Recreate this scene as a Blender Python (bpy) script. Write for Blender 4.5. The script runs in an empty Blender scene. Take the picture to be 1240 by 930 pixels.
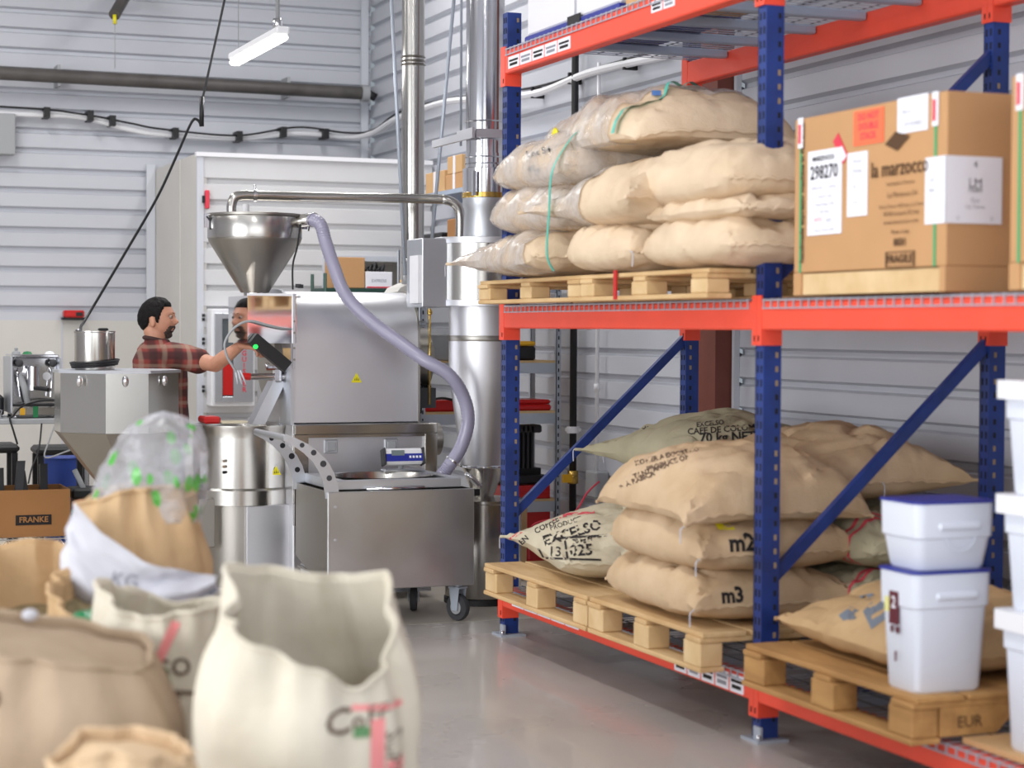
import bpy, bmesh, math, random
from mathutils import Vector, Matrix, noise
from mathutils.bvhtree import BVHTree
random.seed(7)
PI = math.pi
sc = bpy.context.scene
col = sc.collection
V = Vector

# ------------------------------------------------------------------ camera
YAW, PITCH, ROLL = 0.3761, 0.0292, 0.0051
cam_d = bpy.data.cameras.new('camera'); cam = bpy.data.objects.new('camera', cam_d); col.objects.link(cam)
cam_d.sensor_width = 36.0; cam_d.lens = 2335.37 / 1240 * 36.0
fwd = V((math.sin(YAW) * math.cos(PITCH), math.cos(YAW) * math.cos(PITCH), -math.sin(PITCH)))
rgt0 = V((math.cos(YAW), -math.sin(YAW), 0)); up0 = rgt0.cross(fwd)
rgt = rgt0 * math.cos(ROLL) + up0 * math.sin(ROLL); upv = up0 * math.cos(ROLL) - rgt0 * math.sin(ROLL)
M = Matrix((rgt, upv, -fwd)).transposed().to_4x4(); M.translation = V((0, 0, 1.4728))
cam.matrix_world = M
cam_d.clip_start = 0.05; cam_d.clip_end = 200
cam_d.dof.use_dof = True; cam_d.dof.focus_distance = 10.3; cam_d.dof.aperture_fstop = 2.4
sc.camera = cam
# ------------------------------------------------------------------ world, light, exposure
w = bpy.data.worlds.new('world'); sc.world = w; w.use_nodes = True
bgn = w.node_tree.nodes['Background']
bgn.inputs[0].default_value = (0.80, 0.90, 1.0, 1); bgn.inputs[1].default_value = 0.4
def area(name, loc, rot, sx, sy, power, colr=(1, 1, 1)):
    l = bpy.data.lights.new(name, 'AREA'); l.shape = 'RECTANGLE'; l.size = sx; l.size_y = sy
    l.energy = power; l.color = colr
    o = bpy.data.objects.new(name, l); col.objects.link(o); o.location = loc; o.rotation_euler = rot
    return o
# daylight through the big open door behind the camera and the window band in the left wall
area('door_daylight', (-0.1, -2.9, 2.2), (PI / 2, 0, 0), 8.0, 3.8, 270, (0.97, 0.98, 1.0))
area('window_daylight', (-4.9, 3.2, 2.0), (0, -PI / 2, 0), 3.0, 7.0, 540, (0.96, 0.98, 1.0))
# rows of batten lamps under the roof, outside the frame
for lx, ly in ((-2.5, 8.5), (-2.5, 13.0), (0.8, 3.5), (0.8, 8.0), (1.2, 12.6), (3.9, 12.3)):
    area('batten_light', (lx, ly, 4.6), (0, 0, 0), 0.25, 2.4, 60, (1.0, 0.985, 0.96))
sc.view_settings.view_transform = 'Standard'; sc.view_settings.look = 'None'
sc.view_settings.gamma = 1.0; sc.view_settings.use_curve_mapping = False
sc.view_settings.exposure = -0.2

# ------------------------------------------------------------------ materials
def srgb(r, g, b):
    f = lambda c: (c / 255) / 12.92 if c <= 10 else (((c / 255) + 0.055) / 1.055) ** 2.4
    return (f(r), f(g), f(b), 1)
def mat(name, c, rough=0.5, metal=0.0, var=0.0, vscale=8.0, bump=0.0, bscale=60.0, stretch=(1, 1, 1), c2=None,
        emit=None, trans=0.0, coat=0.0, rvar=0.0, spec=None):
    m = bpy.data.materials.new(name); m.use_nodes = True
    n = m.node_tree.nodes; l = m.node_tree.links; b = n['Principled BSDF']
    col_ = srgb(*c)
    b.inputs['Base Color'].default_value = col_
    b.inputs['Roughness'].default_value = rough; b.inputs['Metallic'].default_value = metal
    if trans: b.inputs['Transmission Weight'].default_value = trans
    if coat: b.inputs['Coat Weight'].default_value = coat
    if spec is not None: b.inputs['Specular IOR Level'].default_value = spec
    if emit: b.inputs['Emission Color'].default_value = srgb(*emit[0]); b.inputs['Emission Strength'].default_value = emit[1]
    tc = n.new('ShaderNodeTexCoord'); mp = n.new('ShaderNodeMapping'); mp.inputs['Scale'].default_value = stretch
    l.new(tc.outputs['Object'], mp.inputs['Vector'])
    if var or rvar:
        nz = n.new('ShaderNodeTexNoise'); nz.inputs['Scale'].default_value = vscale; nz.inputs['Detail'].default_value = 4
        l.new(mp.outputs[0], nz.inputs['Vector'])
    if var:
        mx = n.new('ShaderNodeMix'); mx.data_type = 'RGBA'
        d = srgb(*c2) if c2 else tuple(x * (1 - var) for x in col_[:3]) + (1,)
        u = col_ if c2 else tuple(min(1, x * (1 + var)) for x in col_[:3]) + (1,)
        mx.inputs[6].default_value = d; mx.inputs[7].default_value = u
        mr = n.new('ShaderNodeMapRange'); mr.inputs[1].default_value = 0.3; mr.inputs[2].default_value = 0.7
        l.new(nz.outputs['Fac'], mr.inputs[0]); l.new(mr.outputs[0], mx.inputs[0]); l.new(mx.outputs[2], b.inputs['Base Color'])
    if rvar:
        mr2 = n.new('ShaderNodeMapRange'); mr2.inputs[1].default_value = 0.3; mr2.inputs[2].default_value = 0.7
        mr2.inputs[3].default_value = max(0.02, rough - rvar); mr2.inputs[4].default_value = rough + rvar
        l.new(nz.outputs['Fac'], mr2.inputs[0]); l.new(mr2.outputs[0], b.inputs['Roughness'])
    if bump:
        nb = n.new('ShaderNodeTexNoise'); nb.inputs['Scale'].default_value = bscale; nb.inputs['Detail'].default_value = 3
        l.new(mp.outputs[0], nb.inputs['Vector'])
        bp = n.new('ShaderNodeBump'); bp.inputs['Strength'].default_value = bump; bp.inputs['Distance'].default_value = 0.01
        l.new(nb.outputs['Fac'], bp.inputs['Height']); l.new(bp.outputs[0], b.inputs['Normal'])
    return m
def burlap(name, c, c2, rough=0.95):
    m = mat(name, c, rough, 0, 0.2, 5.0, c2=c2, spec=0.15)
    n = m.node_tree.nodes; l = m.node_tree.links; b = n['Principled BSDF']
    tc = n.new('ShaderNodeTexCoord')
    w1 = n.new('ShaderNodeTexNoise'); w1.inputs['Scale'].default_value = 150; w1.inputs['Detail'].default_value = 2
    l.new(tc.outputs['Object'], w1.inputs['Vector'])
    nz = n.new('ShaderNodeTexNoise'); nz.inputs['Scale'].default_value = 14; nz.inputs['Detail'].default_value = 6
    l.new(tc.outputs['Object'], nz.inputs['Vector'])
    ad2 = n.new('ShaderNodeMath'); ad2.operation = 'MULTIPLY_ADD'; ad2.inputs[1].default_value = 3.5
    l.new(nz.outputs['Fac'], ad2.inputs[0]); l.new(w1.outputs['Fac'], ad2.inputs[2])
    bp = n.new('ShaderNodeBump'); bp.inputs['Strength'].default_value = 0.45; bp.inputs['Distance'].default_value = 0.004
    l.new(ad2.outputs[0], bp.inputs['Height']); l.new(bp.outputs[0], b.inputs['Normal'])
    return m
MT = {}
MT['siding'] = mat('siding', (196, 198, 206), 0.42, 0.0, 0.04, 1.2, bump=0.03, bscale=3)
MT['siding_white'] = mat('siding_white', (212, 212, 214), 0.45, 0.0, 0.03, 1.2)
MT['flash'] = mat('flash', (205, 208, 216), 0.35)
MT['panel'] = mat('panel', (206, 203, 198), 0.5, 0, 0.03, 2)
MT['floor'] = mat('floor', (183, 177, 172), 0.3, 0.0, 0.05, 1.3, bump=0.02, bscale=9, rvar=0.08, coat=0.2)
MT['floor2'] = mat('floor2', (196, 188, 176), 0.5, 0.0, 0.06, 3, rvar=0.08)
MT['roof'] = mat('roof', (200, 202, 205), 0.7)
MT['steel'] = mat('steel', (190, 187, 182), 0.22, 1.0, 0.03, 1.6, rvar=0.04)
MT['steel_h'] = mat('steel_h', (222, 222, 226), 0.42, 1.0, 0.04, 1.8, rvar=0.05)
MT['steel_d'] = mat('steel_d', (160, 156, 150), 0.36, 1.0, 0.05, 2.0, rvar=0.04)
MT['steel_b'] = mat('steel_b', (205, 208, 214), 0.42, 0.9, 0.05, 3)
MT['steel_m'] = mat('steel_m', (190, 190, 190), 0.4, 1.0, 0.10, 2.6, rvar=0.06)
MT['steel_l'] = mat('steel_l', (196, 194, 188), 0.2, 1.0, 0.04, 2.0, rvar=0.03)
MT['mirror'] = mat('mirror', (235, 232, 230), 0.05, 1.0)
MT['chrome'] = mat('chrome', (220, 220, 224), 0.12, 1.0)
MT['galv'] = mat('galv', (186, 194, 206), 0.4, 0.3, 0.06, 6)
MT['galv_bar'] = mat('galv_bar', (176, 190, 210), 0.45, 0.3)
MT['blue'] = mat('blue', (34, 62, 138), 0.4, 0.0, 0.14, 9, c2=(26, 48, 108), rvar=0.1)
MT['hole'] = mat('hole', (24, 24, 30), 0.8)
MT['hole_tan'] = mat('hole_tan', (150, 128, 100), 0.8)
MT['orange'] = mat('orange', (246, 84, 60), 0.45, 0.0, 0.05, 5)
MT['wire'] = mat('wire', (190, 196, 208), 0.4, 0.5)
MT['darkwire'] = mat('darkwire', (92, 96, 102), 0.5, 0.4)
MT['black'] = mat('black', (24, 24, 27), 0.5)
MT['rubber'] = mat('rubber', (60, 60, 64), 0.7)
MT['graypl'] = mat('graypl', (160, 162, 165), 0.5)
MT['pipe'] = mat('pipe', (84, 80, 78), 0.5, 0.0, 0.25, 6)
MT['oxide'] = mat('oxide', (118, 62, 50), 0.65, 0, 0.08, 5)
MT['jute'] = burlap('jute', (214, 188, 156), (196, 168, 134))
MT['jute_l'] = burlap('jute_l', (230, 208, 180), (214, 190, 160))
MT['jute_d'] = burlap('jute_d', (204, 172, 130), (184, 152, 112))
MT['jute_gold'] = burlap('jute_gold', (204, 174, 136), (186, 154, 116))
MT['jute_pale'] = burlap('jute_pale', (214, 204, 180), (198, 188, 164))
MT['jute_grey'] = burlap('jute_grey', (186, 178, 152), (168, 160, 134))
MT['cream'] = burlap('cream', (216, 209, 194), (206, 197, 178))
MT['rose'] = burlap('rose', (176, 156, 134), (160, 140, 118))
MT['linen'] = mat('linen', (198, 198, 206), 0.9, 0, 0.03, 4, bump=0.3, bscale=9)
MT['wood'] = mat('wood', (222, 190, 142), 0.75, 0, 0.2, 3, c2=(196, 158, 108), stretch=(6, 1, 6), bump=0.1, bscale=30)
MT['wood_end'] = mat('wood_end', (226, 196, 150), 0.8, 0, 0.15, 7, c2=(206, 172, 122))
MT['wood_old'] = mat('wood_old', (196, 150, 92), 0.75, 0, 0.25, 3, c2=(164, 120, 70), stretch=(6, 1, 6), bump=0.15, bscale=30)
MT['plywood'] = mat('plywood', (196, 150, 100), 0.7, 0, 0.1, 4)
MT['carton'] = mat('carton', (196, 150, 104), 0.8, 0, 0.05, 3)
MT['carton_l'] = mat('carton_l', (206, 166, 118), 0.8, 0, 0.05, 3)
MT['carton_d'] = mat('carton_d', (160, 112, 66), 0.8, 0, 0.06, 3)
MT['white'] = mat('white', (238, 238, 242), 0.5)
MT['paper'] = mat('paper', (240, 240, 248), 0.6)
MT['tub'] = mat('tub', (226, 231, 243), 0.35, 0, trans=0.0)
MT['tub_blue'] = mat('tub_blue', (38, 50, 150), 0.4)
MT['print'] = mat('print', (38, 33, 34), 0.9)
MT['print_soft'] = mat('print_soft', (98, 76, 62), 0.95)
MT['print_blue'] = mat('print_blue', (120, 128, 140), 0.95)
MT['print_red'] = mat('print_red', (214, 80, 92), 0.9)
MT['print_pink'] = mat('print_pink', (240, 150, 150), 0.9)
MT['print_green'] = mat('print_green', (96, 140, 96), 0.9)
MT['printbox'] = mat('printbox', (88, 62, 40), 0.9)
MT['printgrey'] = mat('printgrey', (150, 150, 160), 0.9)
MT['red'] = mat('red', (198, 30, 30), 0.35)
MT['redlabel'] = mat('redlabel', (222, 60, 80), 0.6)
MT['orangelabel'] = mat('orangelabel', (252, 116, 76), 0.6)
MT['yellow'] = mat('yellow', (226, 214, 26), 0.5)
MT['yellow_o'] = mat('yellow_o', (236, 180, 40), 0.5)
MT['green'] = mat('green', (30, 120, 70), 0.5)
MT['strapgreen'] = mat('strapgreen', (70, 168, 112), 0.4)
MT['teal'] = mat('teal', (90, 190, 172), 0.4)
MT['bluecloth'] = mat('bluecloth', (92, 140, 210), 0.6)
MT['bluebin'] = mat('bluebin', (36, 66, 150), 0.5)
MT['hose'] = mat('hose', (166, 162, 186), 0.32, 0, 0.04, 8, coat=0.3, trans=0.15)
MT['led'] = mat('led', (255, 255, 250), 0.5, emit=((255, 253, 245), 5.0))
MT['ledgreen'] = mat('ledgreen', (40, 220, 90), 0.4, emit=((40, 255, 90), 1.2))
MT['skin'] = mat('skin', (206, 152, 126), 0.5, 0, 0.08, 14, c2=(190, 132, 106))
MT['hair'] = mat('hair', (20, 17, 17), 0.7, 0, 0.3, 60, bump=0.5, bscale=120, spec=.2)
MT['beard'] = mat('beard', (66, 54, 48), 0.8, 0, 0.3, 60, bump=0.5, bscale=120)
MT['eye'] = mat('eye', (40, 28, 24), 0.2)
MT['denim'] = mat('denim', (52, 60, 84), 0.9, 0, 0.1, 20)
MT['beans'] = mat('beans', (132, 118, 88), 0.8, 0, 0.3, 60)
MT['maroon'] = mat('maroon', (96, 30, 44), 0.6)
MT['glass_g'] = mat('glass_g', (200, 206, 210), 0.15, 0, coat=0.5)
MT['lcd'] = mat('lcd', (120, 132, 134), 0.3)
MT['brass'] = mat('brass', (212, 176, 96), 0.25, 1.0)
def film(name, tint, alpha, leaves=False):
    m = bpy.data.materials.new(name); m.use_nodes = True
    n = m.node_tree.nodes; l = m.node_tree.links; b = n['Principled BSDF']; out = n['Material Output']
    b.inputs['Base Color'].default_value = srgb(*tint); b.inputs['Roughness'].default_value = 0.22
    b.inputs['Specular IOR Level'].default_value = 0.8
    t = n.new('ShaderNodeBsdfTransparent'); mx = n.new('ShaderNodeMixShader')
    tc = n.new('ShaderNodeTexCoord'); nz = n.new('ShaderNodeTexNoise'); nz.inputs['Scale'].default_value = 9; nz.inputs['Detail'].default_value = 6
    l.new(tc.outputs['Object'], nz.inputs['Vector'])
    mr = n.new('ShaderNodeMapRange'); mr.inputs[1].default_value = 0.35; mr.inputs[2].default_value = 0.7
    mr.inputs[3].default_value = alpha * 0.5; mr.inputs[4].default_value = min(1, alpha * 1.5)
    l.new(nz.outputs['Fac'], mr.inputs[0])
    bp = n.new('ShaderNodeBump'); bp.inputs['Strength'].default_value = 0.9; bp.inputs['Distance'].default_value = 0.02
    l.new(nz.outputs['Fac'], bp.inputs['Height']); l.new(bp.outputs[0], b.inputs['Normal'])
    fac = mr.outputs[0]
    if leaves:   # printed green leaves on the bag
        mp = n.new('ShaderNodeMapping'); mp.inputs['Scale'].default_value = (1, 1, 0.62); l.new(tc.outputs['Object'], mp.inputs['Vector'])
        vo = n.new('ShaderNodeTexVoronoi'); vo.inputs['Scale'].default_value = 17; l.new(mp.outputs[0], vo.inputs['Vector'])
        lt = n.new('ShaderNodeMath'); lt.operation = 'LESS_THAN'; lt.inputs[1].default_value = 0.27; l.new(vo.outputs['Distance'], lt.inputs[0])
        cm = n.new('ShaderNodeMix'); cm.data_type = 'RGBA'; cm.inputs[6].default_value = srgb(*tint); cm.inputs[7].default_value = srgb(78, 176, 62)
        l.new(lt.outputs[0], cm.inputs[0]); l.new(cm.outputs[2], b.inputs['Base Color'])
        mm = n.new('ShaderNodeMath'); mm.operation = 'MAXIMUM'; ml = n.new('ShaderNodeMath'); ml.operation = 'MULTIPLY'; ml.inputs[1].default_value = 0.85
        l.new(lt.outputs[0], ml.inputs[0]); l.new(fac, mm.inputs[0]); l.new(ml.outputs[0], mm.inputs[1]); fac = mm.outputs[0]
    l.new(fac, mx.inputs[0]); l.new(t.outputs[0], mx.inputs[1]); l.new(b.outputs[0], mx.inputs[2]); l.new(mx.outputs[0], out.inputs[0])
    return m
MT['film'] = film('film', (222, 214, 208), 0.55)
MT['bagfilm'] = film('bagfilm', (206, 206, 212), 0.42, True)
def plaid():
    m = mat('plaid', (120, 44, 40), 0.9)
    n = m.node_tree.nodes; l = m.node_tree.links; b = n['Principled BSDF']
    tc = n.new('ShaderNodeTexCoord')
    def band(d, s, a, e, off=0):
        wv = n.new('ShaderNodeTexWave'); wv.bands_direction = d; wv.wave_profile = 'SIN'; wv.inputs['Scale'].default_value = s
        wv.inputs['Distortion'].default_value = 1.0; wv.inputs['Phase Offset'].default_value = off
        l.new(tc.outputs['Object'], wv.inputs['Vector'])
        r = n.new('ShaderNodeMapRange'); r.inputs[1].default_value = a; r.inputs[2].default_value = e; l.new(wv.outputs['Fac'], r.inputs[0]); return r.outputs[0]
    cur = None
    base = srgb(138, 58, 52)
    for (d, s, a, e, c, off) in (('Z', 3.0, .45, .8, (56, 34, 36), 0), ('X', 3.0, .5, .85, (60, 36, 36), 1), ('Z', 3.0, .86, .97, (170, 150, 130), 3.4), ('X', 3.0, .86, .97, (172, 152, 132), 4.4)):
        mx = n.new('ShaderNodeMix'); mx.data_type = 'RGBA'; mx.inputs[7].default_value = srgb(*c)
        ml = n.new('ShaderNodeMath'); ml.operation = 'MULTIPLY'; ml.inputs[1].default_value = 0.75 if off < 3 else 0.4; l.new(band(d, s, a, e, off), ml.inputs[0])
        l.new(ml.outputs[0], mx.inputs[0])
        if cur is None: mx.inputs[6].default_value = base
        else: l.new(cur, mx.inputs[6])
        cur = mx.outputs[2]
    l.new(cur, b.inputs['Base Color']); return m
MT['plaid'] = plaid()

# ------------------------------------------------------------------ mesh helpers
class MB:
    def __init__(s): s.v = []; s.f = []; s.sm = []
    def add(s, vs, fs, smooth=False):
        k = len(s.v); s.v += [V(p) for p in vs]
        for f in fs: s.f.append([i + k for i in f]); s.sm.append(smooth)
        return s
    def box(s, x0, x1, y0, y1, z0, z1, m=None, ch=0.0):
        if ch <= 0:
            vs = [(x, y, z) for z in (z0, z1) for y in (y0, y1) for x in (x0, x1)]
            fs = [(0, 2, 3, 1), (4, 5, 7, 6), (0, 1, 5, 4), (2, 6, 7, 3), (0, 4, 6, 2), (1, 3, 7, 5)]
        else:
            c = min(ch, abs(x1 - x0) * .45, abs(y1 - y0) * .45, abs(z1 - z0) * .45)
            vs = []; idx = {}
            for iz, z in enumerate((z0, z1)):
                for iy, y in enumerate((y0, y1)):
                    for ix, x in enumerate((x0, x1)):
                        for a in range(3):
                            p = [x, y, z]; sg = [c if ix == 0 else -c, c if iy == 0 else -c, c if iz == 0 else -c]
                            for b in range(3):
                                if b != a: p[b] += sg[b]
                            idx[(ix, iy, iz, a)] = len(vs); vs.append(tuple(p))
            I = idx; fs = []
            def q(*k): fs.append(tuple(I[t] for t in k))
            for s_ in (0, 1):
                q((s_, 0, 0, 0), (s_, 1, 0, 0), (s_, 1, 1, 0), (s_, 0, 1, 0)); q((0, s_, 0, 1), (1, s_, 0, 1), (1, s_, 1, 1), (0, s_, 1, 1)); q((0, 0, s_, 2), (1, 0, s_, 2), (1, 1, s_, 2), (0, 1, s_, 2))
            for a in (0, 1):
                for b in (0, 1):
                    q((a, b, 0, 0), (a, b, 0, 1), (a, b, 1, 1), (a, b, 1, 0)); q((a, 0, b, 0), (a, 0, b, 2), (a, 1, b, 2), (a, 1, b, 0)); q((0, a, b, 1), (0, a, b, 2), (1, a, b, 2), (1, a, b, 1))
                    for d in (0, 1): fs.append((I[(a, b, d, 0)], I[(a, b, d, 1)], I[(a, b, d, 2)]))
        if m is not None: vs = [m @ V(p) for p in vs]
        return s.add(vs, fs)
    def prism(s, poly, a, b, axis=1, m=None):
        n = len(poly); vs = []
        for h in (a, b):
            for p in poly:
                q = [0, 0, 0]; o = [i for i in range(3) if i != axis]; q[axis] = h; q[o[0]] = p[0]; q[o[1]] = p[1]; vs.append(q)
        if m is not None: vs = [m @ V(p) for p in vs]
        return s.add(vs, [list(range(n)), list(range(n, 2 * n))[::-1]] + [(i, (i + 1) % n, n + (i + 1) % n, n + i) for i in range(n)])
    def tube(s, pts, r, n=10, cap=True, closed=False):
        pts = [V(p) for p in pts]; N = len(pts); rr = r if isinstance(r, (list, tuple)) else [r] * N
        vs = []; u = None
        for i, p in enumerate(pts):
            a = pts[(i - 1) % N] if (closed or i > 0) else p; b = pts[(i + 1) % N] if (closed or i < N - 1) else p
            t = (b - a).normalized() if (b - a).length > 1e-9 else V((0, 0, 1))
            if u is None: u = t.orthogonal().normalized()
            else:
                u = u - t * u.dot(t); u = u.normalized() if u.length > 1e-6 else t.orthogonal().normalized()
            w_ = t.cross(u)
            for k in range(n):
                an = 2 * PI * k / n; vs.append(p + (u * math.cos(an) + w_ * math.sin(an)) * rr[i])
        fs = []
        for i in range(N if closed else N - 1):
            for k in range(n): fs.append((i * n + k, i * n + (k + 1) % n, ((i + 1) % N) * n + (k + 1) % n, ((i + 1) % N) * n + k))
        s.add(vs, fs, True)
        if cap and not closed:
            k = len(s.v) - len(vs); s.f.append([k + j for j in range(n)][::-1]); s.sm.append(False)
            s.f.append([k + (N - 1) * n + j for j in range(n)]); s.sm.append(False)
        return s
    def lathe(s, prof, c=(0, 0, 0), n=48, m=None, a0=0, a1=2 * PI, sx=1, sy=1):
        full = abs(a1 - a0 - 2 * PI) < 1e-6; K = n if full else n + 1; vs = []
        for (r, z) in prof:
            for k in range(K):
                an = a0 + (a1 - a0) * k / n; vs.append(V((c[0] + r * sx * math.cos(an), c[1] + r * sy * math.sin(an), c[2] + z)))
        if m is not None: vs = [m @ p for p in vs]
        fs = []
        for i in range(len(prof) - 1):
            for k in range(n): k2 = (k + 1) % K; fs.append((i * K + k, i * K + k2, (i + 1) * K + k2, (i + 1) * K + k))
        return s.add(vs, fs, True)
    def ball(s, c, r, nu=12, nv=8, sc_=(1, 1, 1)):
        vs = []; fs = []
        for j in range(nv + 1):
            th = PI * j / nv
            for i in range(nu):
                an = 2 * PI * i / nu; vs.append((c[0] + r * sc_[0] * math.sin(th) * math.cos(an), c[1] + r * sc_[1] * math.sin(th) * math.sin(an), c[2] + r * sc_[2] * math.cos(th)))
        for j in range(nv):
            for i in range(nu): fs.append((j * nu + i, (j + 1) * nu + i, (j + 1) * nu + (i + 1) % nu, j * nu + (i + 1) % nu))
        return s.add(vs, fs, True)
    def build(s, name, m, parent=None, local=False, flat=False):
        off = V((0, 0, 0))
        if parent is not None and not local:
            p = parent
            while p.parent: p = p.parent
            off = V(p.location)
        me = bpy.data.meshes.new(name); me.from_pydata([tuple(p - off) for p in s.v], [], s.f)
        me.polygons.foreach_set('use_smooth', [False if flat else x for x in s.sm]); me.update()
        bm = bmesh.new(); bm.from_mesh(me); bmesh.ops.remove_doubles(bm, verts=bm.verts, dist=1e-6); bmesh.ops.recalc_face_normals(bm, faces=bm.faces)
        for e in bm.edges:
            if len(e.link_faces) == 2 and e.calc_face_angle(0) > 0.6: e.smooth = False
        bm.to_mesh(me); bm.free()
        me.materials.append(MT[m] if isinstance(m, str) else m)
        o = bpy.data.objects.new(name, me); col.objects.link(o)
        if parent is not None: o.parent = parent
        return o
def B(*a, **k): return MB().box(*a, **k)
def T(*a, **k): return MB().tube(*a, **k)
def L(*a, **k): return MB().lathe(*a, **k)
def tag(o, label=None, cat=None, group=None, kind=None):
    if label: o['label'] = label
    if cat: o['category'] = cat
    if group: o['group'] = group
    if kind: o['kind'] = kind
    return o
def thing(name, label, cat, loc=(0, 0, 0), rz=0, group=None):
    o = bpy.data.objects.new(name, None); col.objects.link(o); o.location = loc; o.rotation_euler = (0, 0, rz); o.empty_display_size = 0.1
    return tag(o, label, cat, group)
def single(mb, name, m, label, cat, loc, group=None, rz=0):
    mb.v = [p - V(loc) for p in mb.v]
    o = mb.build(name, m); o.location = loc; o.rotation_euler = (0, 0, rz); return tag(o, label, cat, group)
def struct(name, mb, m): return tag(mb.build(name, m), kind='structure')
def copy_tree(o, parent=None):
    c = o.copy(); col.objects.link(c); c.parent = parent
    for ch in [x for x in o.children]: copy_tree(ch, c)
    return c
def path(pts, n=10):      # smooth curve through points
    P = [V(p) for p in pts]; out = []
    for i in range(len(P) - 1):
        a = P[max(i - 1, 0)]; b = P[i]; c = P[i + 1]; d = P[min(i + 2, len(P) - 1)]
        for k in range(n):
            t = k / n; out.append(0.5 * ((2 * b) + (c - a) * t + (2 * a - 5 * b + 4 * c - d) * t * t + (3 * b - a - 3 * c + d) * t ** 3))
    return out + [P[-1]]
_tc = {}
def text_tris(s, size, bold=0.0):
    key = (s, size, bold)
    if key not in _tc:
        cu = bpy.data.curves.new('t', 'FONT'); cu.body = s; cu.size = size; cu.align_x = 'CENTER'; cu.align_y = 'CENTER'; cu.resolution_u = 2; cu.offset = bold
        o = bpy.data.objects.new('t', cu); col.objects.link(o)
        dg = bpy.context.evaluated_depsgraph_get(); me = bpy.data.meshes.new_from_object(o.evaluated_get(dg), depsgraph=dg)
        bm = bmesh.new(); bm.from_mesh(me); bmesh.ops.triangulate(bm, faces=bm.faces)
        bm.verts.ensure_lookup_table()
        _tc[key] = ([tuple(v.co) for v in bm.verts], [[v.index for v in f.verts] for f in bm.faces]); bm.free()
        bpy.data.objects.remove(o); bpy.data.meshes.remove(me); bpy.data.curves.remove(cu)
    return _tc[key]
def flat_text(mb, s, size, o, r, u, bold=0.0, sx=1.0):
    vs, fs = text_tris(s, size, bold); r = V(r); u = V(u)
    mb.add([V(o) + r * (p[0] * sx) + u * p[1] for p in vs], fs); return mb
def drape(mb, surf, d, off=0.003):      # project vertices of mb along d on a surface built in the same local space
    me = surf.data; bv = BVHTree.FromPolygons([v.co.copy() for v in me.vertices], [list(p.vertices) for p in me.polygons])
    bm = bmesh.new(); vs = [bm.verts.new(p) for p in mb.v]
    for f in mb.f:
        try: bm.faces.new([vs[i] for i in f])
        except ValueError: pass
    for _ in range(2):
        es = [e for e in bm.edges if e.calc_length() > 0.02]
        if es: bmesh.ops.subdivide_edges(bm, edges=es, cuts=1); bmesh.ops.triangulate(bm, faces=bm.faces)
    d = V(d).normalized(); dead = []
    for v in bm.verts:
        h = bv.ray_cast(v.co - d * 1.0, d)
        if h[0] is None: dead.append(v)
        else: v.co = h[0] - d * off
    bmesh.ops.delete(bm, geom=dead, context='VERTS')
    bm.verts.ensure_lookup_table(); bm.verts.index_update()
    out = MB(); out.add([v.co.copy() for v in bm.verts], [[v.index for v in f.verts] for f in bm.faces]); bm.free(); return out
def print_on(surf, parent, lines, m, d, name='printed_lettering'):   # lines: (text,size,o,r,u,bold)
    mb = MB()
    for l in lines:
        if isinstance(l, MB): mb.add(l.v, l.f)
        else: flat_text(mb, *l)
    out = drape(mb, surf, d)
    if out.f: return out.build(name, m, parent, local=True)
def press(t, surf, items, m, name='printed_lettering', off=.004):
    """press lettering (text, size, point, tilt, weight) or outlines (list of points) onto the bulging cloth"""
    eye = V((0, 0, 1.4728)); Mi = (Matrix.Translation(t.location) @ t.rotation_euler.to_matrix().to_4x4()).inverted(); e = Mi @ eye
    mb = MB()
    for it in items:
        if isinstance(it[0], str):
            a = math.radians(it[3]); r0, u0 = V((.930, -.367, .005)), V((.006, .029, 1)); r = r0 * math.cos(a) + u0 * math.sin(a); u = u0 * math.cos(a) - r0 * math.sin(a)
            flat_text(mb, it[0], it[1] * .76, it[2], r, u, it[4] * .7)
        else: mb.add(it, [list(range(len(it)))])
    me = surf.data; bv = BVHTree.FromPolygons([v.co.copy() for v in me.vertices], [list(p.vertices) for p in me.polygons])
    bm = bmesh.new(); vs = [bm.verts.new(Mi @ p) for p in mb.v]
    for f in mb.f:
        try: bm.faces.new([vs[i] for i in f])
        except ValueError: pass
    bmesh.ops.triangulate(bm, faces=bm.faces)
    for _ in range(2):
        es = [g for g in bm.edges if g.calc_length() > 0.018]
        if es: bmesh.ops.subdivide_edges(bm, edges=es, cuts=1); bmesh.ops.triangulate(bm, faces=bm.faces)
    dead = []
    for v in bm.verts:
        d = (v.co - e).normalized(); h = bv.ray_cast(v.co - d * .4, d)
        if h[0] is None: dead.append(v)
        else: v.co = h[0] - d * off
    bmesh.ops.delete(bm, geom=dead, context='VERTS'); bm.verts.index_update()
    dead = [g for g in bm.edges if g.calc_length() > .12]
    bmesh.ops.delete(bm, geom=dead, context='EDGES'); bm.verts.ensure_lookup_table(); bm.verts.index_update()
    out = MB(); out.add([v.co.copy() for v in bm.verts], [[v.index for v in f.verts] for f in bm.faces]); bm.free()
    if out.f: return out.build(name, m, t, local=True)
def ribbon(p, q, w_=.008, n=6):
    p, q = V(p), V(q); s_ = V((0, 0, w_ / 2)) if abs((q - p).z) < abs((q - p).x) else V((w_ / 2, -w_ / 5, 0)); return [[tuple(p.lerp(q, i / n) - s_), tuple(p.lerp(q, (i + 1) / n) - s_), tuple(p.lerp(q, (i + 1) / n) + s_), tuple(p.lerp(q, i / n) + s_)] for i in range(n)]
def quadstrip(a, b, wd):  # thin flat stripe in a plane z given by endpoints (local coords)
    a = V(a); b = V(b); t = (b - a).normalized(); return t
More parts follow.
